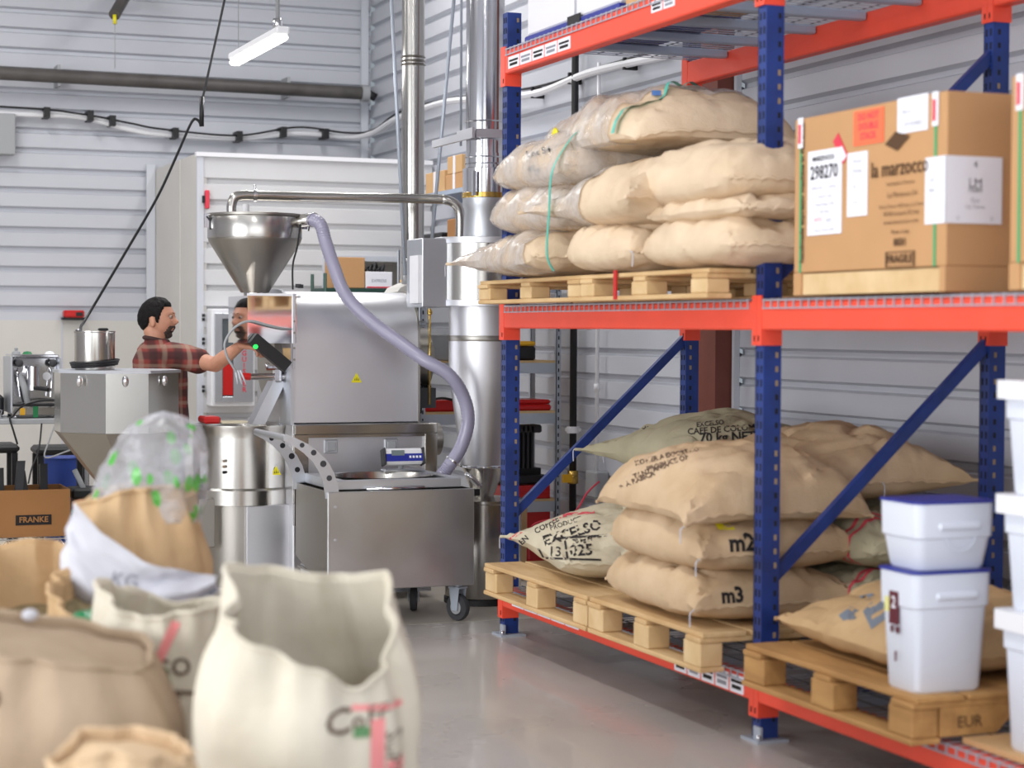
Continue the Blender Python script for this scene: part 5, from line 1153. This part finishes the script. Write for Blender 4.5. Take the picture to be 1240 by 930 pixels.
single(B(4.38, 4.66, 11.9, 12.3, 2.072, 2.20, ch=.006), 'carton', 'carton_d', 'dark brown carton on the lower wall shelf behind the outlet pipe', 'carton', (4.5, 12, 2.072))
single(B(4.37, 4.5, 12.4, 12.8, 2.072, 2.12, ch=.01), 'black_cloth', 'black', 'black folded bag on the lower wall shelf', 'bag', (4.4, 12.6, 2.072))
# green wire shelf in the recess
t = thing('green_wire_shelf', 'dark green coated wire shelf behind the top of the roaster drum', 'shelf', (4.1, 13.3, 0))
B(3.75, 4.45, 13.1, 13.45, 1.72, 1.745).build('shelf_tier', 'green', t); B(3.75, 4.45, 13.1, 13.45, 1.0, 1.02).build('shelf_tier', 'green', t)
for x in (3.76, 4.44):
    for y in (13.11, 13.44): T([(x, y, 0), (x, y, 1.85)], .013, 8).build('post', 'green', t)
t.children[0].data.materials[0] = t.children[1].data.materials[0] = mat('dark_green', (38, 70, 62), .5)
for c in t.children[2:]: c.data.materials[0] = MT['green_d'] if 'green_d' in MT else t.children[0].data.materials[0]
single(B(3.84, 4.055, 13.12, 13.4, 1.747, 1.965, ch=.004), 'carton', 'carton', 'brown carton on the green wire shelf above the drum housing', 'carton', (3.95, 13.2, 1.747))
t = thing('carton', 'white carton with pale red edging on the green wire shelf', 'carton', (4.15, 13.2, 1.747)); B(4.062, 4.26, 13.12, 13.4, 1.747, 1.865, ch=.004).build('carton_body', 'paper', t); B(4.07, 4.25, 13.117, 13.12, 1.75, 1.76).build('red_edging', 'redlabel', t)
flat_text(MB(), 'EXPRESS', .03, (4.16, 13.1185, 1.80), (1, 0, 0), (0, 0, 1)).build('lettering', 'print_blue', t)
t = thing('coiled_tools', 'jumble of black cables and tools on the white carton', 'tools', (4.16, 13.2, 1.866))
for k in range(5): T(path([(4.07 + k * .03, 13.16, 1.875), (4.10 + k * .03, 13.2, 1.90 + .015 * (k % 3)), (4.15 + k * .02, 13.25, 1.876)], 4), .010, 6).build('cable', 'black', t)

# ------------------------------------------------------------------ foreground open sacks (frame turned to face the aisle)
def fnoise(p, s, o): return noise.noise(V(p) * s + V((o * 3.1, o * 1.7, o * 5.3)))
def open_sack(label, loc, rx, ry, rim, seed, m, liner=None, yaw=-YAW, depth=.16, lean=(0, 0), belly=1.06, neck=.86, group=None, fold=.012, pe=2.5, fillm='beans', nr=30, nth=96):
    """rim: list of (angle deg, height, radius factor); local +x is to the right in the photo, +y away"""
    t = thing('open_coffee_sack', label, 'sack', loc, yaw, group)
    rim = sorted(rim); rim = [(rim[-1][0] - 360,) + rim[-1][1:]] + rim + [(rim[0][0] + 360,) + rim[0][1:]]
    def at(a):
        for i in range(len(rim) - 1):
            if rim[i][0] <= a <= rim[i + 1][0]:
                k = (a - rim[i][0]) / (rim[i + 1][0] - rim[i][0]); k = k * k * (3 - 2 * k)
                return [rim[i][q] + (rim[i + 1][q] - rim[i][q]) * k for q in (1, 2)]
    def rows(ins):
        vs = []
        for r in range(nr + 1):
            f = r / nr
            for k in range(nth):
                a = 360 * k / nth; zt, rf = at(a); an = math.radians(a)
                c, s_ = math.cos(an), math.sin(an); se = (abs(c) ** pe + abs(s_) ** pe) ** (-1 / pe)
                if ins: tt = 1 - f * min(.9, depth / zt)
                else: tt = f
                b = .90 + (belly - .90) * math.sin(min(1, tt * 1.15) * PI * .62 + .2)
                kk = max(0, (tt - .62) / .38); kk = kk * kk
                rad = (b * (1 - kk) + rf * neck * kk) * se
                if tt < .06: rad *= .93 + .07 * (tt / .06)
                x, y = rx * c * rad, ry * s_ * rad; z = zt * tt
                g = fold * (math.sin(an * 9 + seed + 2 * fnoise((c, s_, tt), 1.5, seed)) * tt ** 2 + .5 * math.sin(an * 17 + seed * 2) * tt ** 4)
                n1 = fnoise((x, y, z), 5.0, seed) * .030 + fnoise((x, y, z * .5), 13, seed + 2) * .012 + fnoise((x * 3, y * 3, z), 4, seed + 4) * .010
                q = g + n1 * (1 if not ins else .8); 
                if ins: q -= .012
                x += c * q; y += s_ * q; z += fnoise((x, y, z), 6, seed + 7) * .012 * tt
                # horizontal slump creases
                q2 = .012 * math.sin(z * 34 + 3 * fnoise((x, y, z), 3, seed + 9)) * (1 - abs(2 * tt - 1)) * .6; x += c * q2; y += s_ * q2
                x += lean[0] * tt * tt; y += lean[1] * tt * tt
                vs.append(V((x, y, max(z, 0))))
        return vs
    o_ = rows(False); i_ = rows(True)
    def sk(vs, cap): return MB().add(vs, [(r * nth + k, r * nth + (k + 1) % nth, (r + 1) * nth + (k + 1) % nth, (r + 1) * nth + k) for r in range(nr) for k in range(nth)] + cap, True)
    body = sk(o_, [list(range(nth))[::-1]]).build('sack_body', m, t, local=True)
    i_[:nth] = [p.copy() for p in o_[-nth:]]
    lin = sk(i_, []).build('inner_side', liner or m, t, local=True)
    h_ = [o_[nr * nth + k] for k in range(nth)]
    T([p + V((0, 0, .002)) for p in h_], .006, 6, closed=True).build('hem', m, t, local=True)
    bot = i_[-nth:]; c_ = sum(bot, V()) / nth
    tt_ = MB().add(bot + [c_ + V((0, 0, .03))], [(k, (k + 1) % nth, nth) for k in range(nth)], True).build('bean_fill' if fillm == 'beans' else 'folded_top', fillm, t, local=True)
    return t, body, lin
FX = 1 / 2335.0
# 1. big cream sack nearest the camera
t1, b1, i1 = open_sack('large cream sack with pink and green print, nearest the camera at the bottom centre', (1.14, 4.10, 0), .225, .225,
    [(0, .85, 1.0), (22, .925, .94), (60, .905, .85), (95, .905, .85), (130, .915, .88), (156, .935, .90), (182, .86, .90), (215, .835, .97), (245, .795, 1.0), (280, .75, 1.0), (305, .70, .98), (335, .74, 1.02)],
    2, 'cream', depth=.30, neck=.86, belly=1.10)
pr = []
print_on(b1, t1, [('C', .075, (.085, -1, .64), (1, 0, 0), (0, 0, 1), .001), ('o', .05, (.125, -1, .64), (1, 0, 0), (0, 0, 1), .001), ('FF', .05, (.165, -1, .65), (1, 0, .15), (0, 0, 1), .0), ('SUPREMO', .042, (.195, -1, .52), (0, 0, -1), (1, 0, 0), .0)], 'print_soft', (0, 1, 0))
print_on(b1, t1, [stripe((.11, -1, .668), (.21, -1, .66), (0, 1, 0), .012), stripe((.165, -1, .64), (.165, -1, .02), (0, 1, 0), .028), stripe((.20, -1, .55), (.20, -1, .45), (0, 1, 0), .03)], 'print_pink', (0, 1, 0), 'pink_stripes')
print_on(b1, t1, [stripe((.115, -1, .617), (.15, -1, .617), (0, 1, 0), .022)], 'print_green', (0, 1, 0), 'green_mark')
# 2. golden sack with patterned plastic bag
t2, b2, i2 = open_sack('golden jute sack with a crumpled leaf-printed plastic bag rising from its mouth', (.985, 5.33, 0), .192, .19,
    [(0, .99, .95), (30, 1.03, .95), (60, 1.0, .95), (90, 1.02, .95), (150, 1.0, 1.0), (180, .95, 1.02), (215, .985, .95), (240, 1.0, .95), (270, 1.03, .93), (300, 1.03, .93), (330, 1.03, .95)],
    5, 'jute_gold', depth=.10, neck=.78, belly=1.14, fold=.012, pe=2.2)
print_on(b2, t2, [stripe((-.10 + k * .022, -1, .72), (-.06 + k * .022, -1, .60), (0, 1, 0), .006) for k in range(3)], 'print_red', (0, 1, 0), 'orange_stripes')
vs = []; nu_, nv_ = 56, 34
for j in range(nv_ + 1):
    f = j / nv_
    for k in range(nu_):
        a = 2 * PI * k / nu_; z = .93 + .30 * f; r = .150 * (1 - max(0, f - .25) ** 2 * .95) if f < 1 else 0.001
        c, s_ = math.cos(a), math.sin(a); q = 1 + .16 * noise.noise(V((c * 1.6, s_ * 1.6, f * 2.2))) + .09 * abs(noise.noise(V((c * 5, s_ * 5, f * 7)))) - .06 * abs(noise.noise(V((c * 11, s_ * 11, f * 12))))
        if f > .88: q *= max(.05, (1 - f) / .12) ** .5
        vs.append(V((r * 1.05 * c * q + .035 + .05 * f, r * .8 * s_ * q, z + .02 * noise.noise(V((c * 2, s_ * 2, 3 + f * 3))))))
mb = MB().add(vs, [(r * nu_ + k, r * nu_ + (k + 1) % nu_, (r + 1) * nu_ + (k + 1) % nu_, (r + 1) * nu_ + k) for r in range(nv_) for k in range(nu_)], True)
bg = mb.build('plastic_bag', 'bagfilm', None, local=True); bg.location = t2.location; bg.rotation_euler = t2.rotation_euler
tag(bg, 'clear crumpled plastic bag printed with green leaves, standing out of the golden sack', 'plastic bag')
# 3. white cloth sack draped over the golden one
def cloth_sheet(label, name, loc, yaw, top, bot, m, sag, seed, nx=44, ny=30, rad=.30, thick=.006):
    def lerp(pl, s):
        n = len(pl) - 1; i = min(int(s * n), n - 1); f = s * n - i; a, b = V(pl[i]), V(pl[i + 1]); return a.lerp(b, f)
    g = []
    for i in range(nx + 1):
        for j in range(ny + 1):
            s, q = i / nx, j / ny; p = lerp(top, s).lerp(lerp(bot, s), q)
            p.y += -sag * math.sin(PI * q) * .4 + .020 * math.sin(s * 5 + q * 9 + seed + 2.5 * noise.noise(V((s * 2, q * 2, seed)))) + .03 * noise.noise(V((s * 3, q * 3, seed + 4))) + .010 * noise.noise(V((s * 9, q * 9, seed)))
            p.x += .012 * noise.noise(V((s * 4, q * 4, seed + 8))); p.z += .012 * noise.noise(V((s * 4, q * 4, seed + 18)))
            g.append(p)
    n = len(g); back = [p + V((0, thick, 0)) for p in g]; W = ny + 1
    fs = [(i * W + j, (i + 1) * W + j, (i + 1) * W + j + 1, i * W + j + 1) for i in range(nx) for j in range(ny)]
    fs += [tuple(k + n for k in f[::-1]) for f in fs]
    bd = [i * W for i in range(nx + 1)] + [nx * W + j for j in range(1, ny + 1)] + [i * W + ny for i in range(nx - 1, -1, -1)] + [j for j in range(ny - 1, 0, -1)]
    fs += [(bd[i], bd[(i + 1) % len(bd)], bd[(i + 1) % len(bd)] + n, bd[i] + n) for i in range(len(bd))]
    o = MB().add(g + back, fs, True).build(name, m, None, local=True); o.location = loc; o.rotation_euler = (0, 0, yaw); return tag(o, label, 'cloth sack')
ws = cloth_sheet('empty white cloth sack draped over the front of the golden sack', 'white_cloth_sack', (.975, 5.33, 0), -YAW,
    [(-.115, -.19, 1.0), (-.098, -.20, 1.005), (-.033, -.235, .93), (.076, -.24, .855), (.13, -.235, .835), (.175, -.22, .825), (.225, -.20, .81), (.262, -.17, .80)],
    [(-.15, -.19, .835), (-.125, -.23, .77), (-.08, -.25, .705), (-.02, -.26, .68), (.06, -.26, .67), (.13, -.24, .68), (.21, -.22, .72), (.268, -.17, .765)], 'linen', .05, 3)
print_on(ws, ws, [('KG', .05, (.03, -1, .80), (1, 0, -.2), (.2, 0, 1), 0), ('100% arabica', .022, (.03, -1, .755), (1, 0, -.25), (.25, 0, 1), 0)], 'printgrey', (0, 1, 0))
# 4. cream sack with pink / green print
t4, b4, i4 = open_sack('cream sack with pink stripe and green lettering, left of the big cream sack', (.945, 4.72, 0), .155, .19,
    [(0, .80, 1), (45, .78, .95), (90, .76, .95), (135, .80, 1), (180, .84, 1.0), (225, .80, 1), (270, .775, 1), (315, .79, 1)], 9, 'cream', depth=.10, neck=.98, belly=1.08)
print_on(b4, t4, [('EXCELSO', .06, (-.03, -1, .655), (1, 0, .05), (0, 0, 1), .001), ('PRODUCE', .04, (-.02, -1, .58), (1, 0, .02), (0, 0, 1), .001), ('HUILA', .05, (0, -1, .47), (1, 0, 0), (0, 0, 1), .001), stripe((-.14, -1, .615), (.13, -1, .60), (0, 1, 0), .008)], 'print_soft', (0, 1, 0))
print_on(b4, t4, [stripe((.06, -1, .77), (.03, -1, .70), (0, 1, 0), .022), stripe((.03, -1, .70), (-.025, -1, .60), (0, 1, 0), .022), stripe((-.025, -1, .60), (-.03, -1, .1), (0, 1, 0), .024)], 'print_pink', (0, 1, 0), 'pink_stripe')
print_on(b4, t4, [stripe((.03, -1, .66), (.045, -1, .60), (0, 1, 0), .02), stripe((.02, -1, .55), (.03, -1, .47), (0, 1, 0), .02)], 'print_green', (0, 1, 0), 'green_stripe')
# 5. grey-brown sack left
t5, b5, i5 = open_sack('wide grey-brown burlap sack with a folded-over top, filling the lower left corner', (.62, 4.40, 0), .285, .25,
    [(0, .70, 1), (45, .74, 1), (90, .79, .9), (135, .80, 1), (180, .79, 1.05), (225, .765, 1), (260, .755, .9), (300, .73, 1)], 12, 'rose', depth=.02, neck=.80, belly=1.1, fold=.007, pe=2.8, fillm='rose')
print_on(b5, t5, [('&', .10, (-.09, -1, .66), (.5, 0, -1), (1, 0, .5), .002)], 'print_soft', (0, 1, 0))
# 6. open brown sack rear left with cream liner
t6, b6, i6 = open_sack('open brown jute sack with ragged rim and a cream liner, at the left edge', (.675, 5.42, 0), .22, .21,
    [(0, .84, 1.0), (18, .88, 1.02), (40, .84, 1.0), (90, .855, .98), (135, .82, 1), (180, .87, 1.05), (225, .72, 1), (255, .69, 1.0), (285, .66, 1), (315, .70, 1.02), (340, .78, 1.02)], 15, 'jute_gold', depth=.18, neck=1.0, belly=1.05)
t7_, b7_, i7_ = open_sack('cream sack with pink stripe slumped open beside the ragged brown sack', (.70, 5.0, 0), .19, .16,
    [(0, .80, 1.05), (45, .74, 1), (90, .70, 1), (135, .70, 1), (180, .74, 1.05), (225, .70, 1), (270, .655, 1), (315, .70, 1)], 18, 'cream', depth=.12, neck=1.0, belly=1.05)
print_on(b7_, t7_, [stripe((-.16, -1, .72), (-.15, -1, .3), (0, 1, 0), .03)], 'print_pink', (0, 1, 0), 'pink_stripe')
t8, b8, i8 = open_sack('golden brown sack with orange-red stripes, just below the white cloth sack', (.86, 5.02, 0), .15, .16,
    [(0, .72, 1), (45, .74, 1), (90, .78, 1), (135, .84, 1), (180, .80, 1), (225, .76, 1), (270, .72, 1), (315, .70, 1)], 21, 'jute_gold', depth=.08, neck=.95)
print_on(b8, t8, [stripe((-.03 + k * .03, -1, .78), (.02 + k * .03, -1, .66), (0, 1, 0), .007) for k in range(3)], 'print_red', (0, 1, 0), 'orange_stripes')
gb = MB().ball((0, 0, 0), .06, 20, 14, (1.1, .7, .7)); gb.v = [p * (1 + .3 * noise.noise(p * 40)) for p in gb.v]
o = gb.build('green_plastic_bag', mat('green_film', (24, 112, 66), .25, bump=.6, bscale=30), None, local=True); o.location = (.80, 4.80, .735); tag(o, 'shiny dark green plastic bag tucked between the brown sacks', 'plastic bag')
o = MB().ball((0, 0, 0), .016, 10, 8, (1.2, .6, .9)).build('white_tie', 'linen', None, local=True); o.location = (.60, 4.56, .80); tag(o, 'small white knotted tie on the sacks at the left', 'tie')
t9_, b9_, i9_ = open_sack('low tan sack with folded rim at the very bottom, in front of the grey-brown sack', (.67, 3.76, 0), .16, .13,
    [(0, .63, 1.05), (45, .65, 1), (90, .66, 1), (130, .67, 1), (170, .62, 1.1), (200, .60, 1.05), (240, .64, 1), (270, .655, 1), (310, .65, 1), (335, .62, 1.05)], 25, 'jute', depth=.02, neck=.8, belly=1.15, fold=.008, fillm='jute')
print_on(b5, t5, [stripe((-.05, -1, .485), (-.02, -1, .475), (0, 1, 0), .025)], 'teal', (0, 1, 0), 'teal_mark')

# ------------------------------------------------------------------ the man at the roaster
PM = thing('person', 'man with short dark hair, goatee and red plaid shirt reaching toward the roaster', 'person', (2.155, 10.86, 0))
def capsule(mb, a, b, ra, rb, n=16, sc_=(1, 1)):
    a, b = V(a), V(b); d = b - a; Ld = d.length; d.normalize(); K = 5; pts = []; rr = []
    for i in range(K): an = PI / 2 * (1 - i / K); pts.append(a - d * ra * math.sin(an)); rr.append(max(ra * math.cos(an), 1e-4))
    pts.append(a); rr.append(ra); pts.append(b); rr.append(rb)
    for i in range(1, K + 1): an = PI / 2 * i / K; pts.append(b + d * rb * math.sin(an)); rr.append(max(rb * math.cos(an), 1e-4))
    mb.tube(pts, rr, n)
def chain(mb, P_, R_):
    for i in range(len(P_) - 1): capsule(mb, P_[i], P_[i + 1], R_[i], R_[i + 1])
def ellip(mb, rings, n=24, M_=None):     # rings: (x,y,z,rx,ry)
    vs = []
    for (x, y, z, a, b) in rings:
        for k in range(n): an = 2 * PI * k / n; vs.append(V((x + a * math.cos(an), y + b * math.sin(an), z)))
    if M_ is not None: vs = [M_ @ p for p in vs]
    N = len(rings); mb.add(vs, [(i * n + k, i * n + (k + 1) % n, (i + 1) * n + (k + 1) % n, (i + 1) * n + k) for i in range(N - 1) for k in range(n)] + [list(range(n))[::-1], [(N - 1) * n + k for k in range(n)]], True)
def remesh(mb, name, m, parent, vox, smooth=4):
    o = mb.build(name, m, parent, local=True); r = o.modifiers.new('r', 'REMESH'); r.mode = 'VOXEL'; r.voxel_size = vox; r.use_smooth_shade = True
    s_ = o.modifiers.new('s', 'SMOOTH'); s_.factor = .5; s_.iterations = smooth
    dg = bpy.context.evaluated_depsgraph_get(); me = bpy.data.meshes.new_from_object(o.evaluated_get(dg), depsgraph=dg); o.modifiers.clear(); o.data = me
    for p in me.polygons: p.use_smooth = True
    return o
# body frame: feet on the floor; torso faces +15 deg, head turned to the roaster
TB = Matrix.Rotation(.18, 4, 'Z')
HC = V((-.015, .01, 1.508)); HM = Matrix.Translation(HC) @ Matrix.Rotation(-.50, 4, 'Z') @ Matrix.Rotation(-.06, 4, 'Y')
def hp_(th, ph, k=1.0):
    """head surface, local: +x face, +y left, +z up; th polar from top, ph azimuth from face"""
    x, y, z = math.sin(th) * math.cos(ph), math.sin(th) * math.sin(ph), math.cos(th)
    a = .098 if x > 0 else .104; p = V((a * x, .076 * y, .118 * z))
    if z < 0: p.y *= 1 - .32 * (-z) ** 1.5; p.x *= (1 - .20 * (-z) ** 2) if x < 0 else 1 - .02 * (-z)
    if z < 0 and x < 0: p.z *= 1 - .30 * min(1, -x * 1.3)
    def bump(px, pz, py, s, amt, dz=0):
        d2 = ((p.z - pz) / s[0]) ** 2 + ((p.y - py) / s[1]) ** 2
        if x > 0: p.x += amt * math.exp(-d2) * k
    bump(0, .030, 0, (.012, .05), .007); bump(0, .012, .030, (.013, .016), -.012); bump(0, .012, -.030, (.013, .016), -.012)
    bump(0, -.006, 0, (.024, .011), .010); bump(0, -.020, 0, (.014, .013), .019); bump(0, -.025, .012, (.009, .008), .008); bump(0, -.025, -.012, (.009, .008), .008)
    bump(0, -.050, 0, (.006, .022), .008); bump(0, -.064, 0, (.006, .018), .007); bump(0, -.057, 0, (.003, .02), -.004); bump(0, -.074, 0, (.007, .02), -.004); bump(0, -.094, 0, (.014, .024), .014)
    bump(0, -.02, .042, (.02, .018), .006); bump(0, -.02, -.042, (.02, .018), .006)
    return p
hd = MB(); NU, NV = 72, 56; vs = []
for j in range(NV + 1):
    for k in range(NU): vs.append(HM @ hp_(max(.001, PI * j / NV), 2 * PI * k / NU))
hd.add(vs, [(j * NU + k, (j + 1) * NU + k, (j + 1) * NU + (k + 1) % NU, j * NU + (k + 1) % NU) for j in range(NV) for k in range(NU)], True)
def W(p): return V(p) - V((2.155, 10.86, 0))
SHR = TB @ V((.0, -.175, 1.315)); SHL = TB @ V((.0, .175, 1.315))
ELR = W((2.365, 10.41, 1.262)); HAR = W((2.455, 10.19, 1.372)); ELL = W((2.20, 11.10, 1.06)); HAL = W((2.30, 11.14, .84))
bd = MB(); bd.add(hd.v, hd.f, True)
for s_ in (1, -1):   # ears
    e = MB().ball((0, 0, 0), 1, 14, 10); me_ = HM @ Matrix.Translation((-.008, s_ * .076, -.012)) @ Matrix.Rotation(s_ * .35, 4, 'Z') @ Matrix.Diagonal((.018, .009, .032, 1)); bd.add([me_ @ p for p in e.v], e.f, True)
chain(bd, [HC + V((-.025, .0, -.06)), V((-.03, .0, 1.40)), V((-.03, 0, 1.33))], [.056, .056, .066])
ellip(bd, [(.0, 0, .86, .12, .16), (0, 0, .95, .125, .165), (-.0, 0, 1.05, .115, .15), (0, 0, 1.18, .125, .165), (-.01, 0, 1.28, .12, .18), (-.02, 0, 1.345, .08, .15), (-.02, 0, 1.375, .05, .08)], M_=TB)
for S, E_, H_ in ((SHR, ELR, HAR), (SHL, ELL, HAL)): chain(bd, [S, S.lerp(E_, .5), E_], [.055, .05, .041]); chain(bd, [E_, E_.lerp(H_, .35), H_], [.042, .041, .026])
for s_ in (1, -1):
    hip = TB @ V((0, s_ * .09, .90)); kn = TB @ V((.02, s_ * .11, .49)); an_ = TB @ V((-.02, s_ * .12, .09)); chain(bd, [hip, kn], [.088, .058]); chain(bd, [kn, kn.lerp(an_, .3), an_], [.056, .056, .038]); chain(bd, [an_, TB @ V((.15, s_ * .13, .05))], [.042, .035])
def hand(mb, Wr, d, side, palm_n):    # palm and five separate curled fingers
    d = V(d).normalized(); pn = V(palm_n).normalized(); sd = d.cross(pn).normalized() * side; pn = sd.cross(d).normalized() * side
    c = Wr + d * .045
    for q in (-.026, -.009, .009, .026): capsule(mb, Wr + sd * q * .6, Wr + d * .085 + sd * q, .016, .0125)
    for i, (q, ln) in enumerate(((-.030, .060), (-.011, .074), (.010, .079), (.031, .072))):
        a = Wr + d * .085 + sd * q; b = a + d * ln * .42 + pn * .010; c2 = b + d * ln * .22 + pn * ln * .30; e = c2 + pn * ln * .26 - d * ln * .05
        chain(mb, [a, b, c2, e], [.0095, .0085, .008, .007])
    th = Wr + d * .03 + sd * .030; chain(mb, [th, th + d * .03 + sd * .022 + pn * .012, th + d * .055 + sd * .026 + pn * .03], [.013, .0105, .009])
hand(bd, HAR, (HAR - ELR) * 1.0 + V((0.07, .05, -.13)), 1, (.2, .1, -1)); hand(bd, HAL, HAL - ELL, -1, (0, 0, -1))
remesh(bd, 'body', 'skin', PM, .0048, 3)
# shirt
sh = MB()
ellip(sh, [(.0, 0, .84, .150, .195), (0, 0, .95, .150, .19), (-.0, 0, 1.05, .142, .18), (0, 0, 1.18, .148, .192), (-.01, 0, 1.28, .140, .205), (-.02, 0, 1.335, .105, .175), (-.022, 0, 1.375, .075, .105), (-.03, 0, 1.40, .068, .072)], M_=TB)
for S, E_ in ((SHR, ELR), (SHL, ELL)): chain(sh, [S + V((0, 0, -.005)), S.lerp(E_, .35), S.lerp(E_, .60)], [.076, .074, .073])
sh.v = [p + V((.010 * noise.noise(p * 9), .010 * noise.noise(p * 9 + V((5, 5, 5))), .006 * noise.noise(p * 11))) for p in sh.v]
remesh(sh, 'shirt', 'plaid', PM, .007, 3)
cl = MB().tube([TB @ V((-.03 + .070 * math.cos(a) * .92, .066 * math.sin(a), 1.392 + .016 * math.cos(a) * -1)) for a in [2 * PI * k / 20 for k in range(20)]], .011, 8, closed=True); cl.build('collar', mat('collar', (70, 48, 46), .9), PM, local=True)
tr = MB()
ellip(tr, [(.0, 0, .80, .145, .185), (0, 0, .90, .145, .185), (0, 0, .97, .135, .175)], M_=TB)
for s_ in (1, -1): chain(tr, [TB @ V((0, s_ * .085, .84)), TB @ V((.02, s_ * .11, .49)), TB @ V((-.02, s_ * .12, .12))], [.105, .078, .066])
remesh(tr, 'trousers', 'denim', PM, .012, 3)
for s_ in (1, -1):
    so = MB(); ellip(so, [(.05, s_ * .125, .0, .145, .05), (.05, s_ * .125, .03, .145, .052), (.03, s_ * .125, .07, .11, .046), (-.02, s_ * .125, .115, .055, .045)], M_=TB); so.build('shoe', 'black', PM, local=True)
# hair and goatee grown as shells from the same head surface
def shell(test, off, name, m, thick=.012):
    fs = []; vs = []; mp = {}
    def vid(j, k, o2):
        key = (j, k % NU, o2)
        if key not in mp:
            th, ph = max(.001, PI * j / NV), 2 * PI * (k % NU) / NU; p = hp_(th, ph); d = p.normalized(); w_ = test(p)
            q = max(0.0, min(1, w_ * 4)) if o2 else -.3
            mp[key] = len(vs); vs.append(HM @ (p + d * (off * q + (.004 * noise.noise(p * 60) if o2 else 0))))
        return mp[key]
    cells = set()
    for j in range(NV):
        for k in range(NU):
            th, ph = PI * (j + .5) / NV, 2 * PI * (k + .5) / NU
            if test(hp_(th, ph)) > 0: cells.add((j, k))
    for (j, k) in cells:
        fs.append((vid(j, k, 1), vid(j + 1, k, 1), vid(j + 1, k + 1, 1), vid(j, k + 1, 1))); fs.append((vid(j, k, 0), vid(j, k + 1, 0), vid(j + 1, k + 1, 0), vid(j + 1, k, 0)))
        for (dj, dk, a, b) in ((-1, 0, (j, k), (j, k + 1)), (1, 0, (j + 1, k), (j + 1, k + 1)), (0, -1, (j, k), (j + 1, k)), (0, 1, (j, k + 1), (j + 1, k + 1))):
            if ((j + dj), (k + dk) % NU) not in cells: fs.append((vid(*a, 1), vid(*b, 1), vid(*b, 0), vid(*a, 0)))
    return MB().add(vs, fs, True).build(name, m, PM, local=True)
def hair_t(p):
    line = .066 if p.x > .055 else (.066 - (.055 - p.x) * 2.6 if p.x > .028 else (-.020 if p.x > .010 else (.016 if p.x > -.026 else max(-.066, -.012 - (-.026 - p.x) * 1.6))))
    if abs(p.y) < .03 and p.x > .05: line = .068
    return (p.z - line) * 18
shell(hair_t, .012, 'hair', 'hair')
shell(lambda p: .25 if (p.x > .045 and abs(p.y) < .040 and -.112 < p.z < -.040 and not (-.068 < p.z < -.050 and abs(p.y) < .02)) and (p.z < -.066 or abs(p.y) > .018 or p.z > -.052) else -1, .007, 'goatee', 'beard')
for s_ in (1, -1):
    e = MB().ball((0, 0, 0), .0115, 14, 10); o_ = HM @ V((.083, s_ * .029, .010)); e.v = [p + o_ for p in e.v]; e.build('eye', mat('sclera', (150, 130, 118), .3), PM, local=True)
    e = MB().ball((0, 0, 0), .0075, 10, 8); o_ = HM @ V((.0885, s_ * .029, .010)); e.v = [p + o_ for p in e.v]; e.build('iris', 'eye', PM, local=True)
    T([HM @ V((.098 - .10 * abs(q) ** 1.2 * .5, s_ * (.012 + q * .036), .030 + .006 * math.sin(q * 3))) for q in (0, .25, .5, .75, 1)], [.003, .0045, .0045, .004, .002], 6).build('eyebrow', 'hair', PM, local=True)
# green indicator lamp by his wrist
single(MB().ball(tuple(V((2.50, 10.25, 1.34))), .012, 12, 8), 'indicator_lamp', 'ledgreen', 'small glowing green indicator light beside the man’s wrist', 'lamp', (2.50, 10.25, 1.34)) if False else None
T([(2.425, 9.755, 1.368), (2.425, 9.742, 1.368)], .012, 12).build('green_lamp', 'ledgreen', RO)
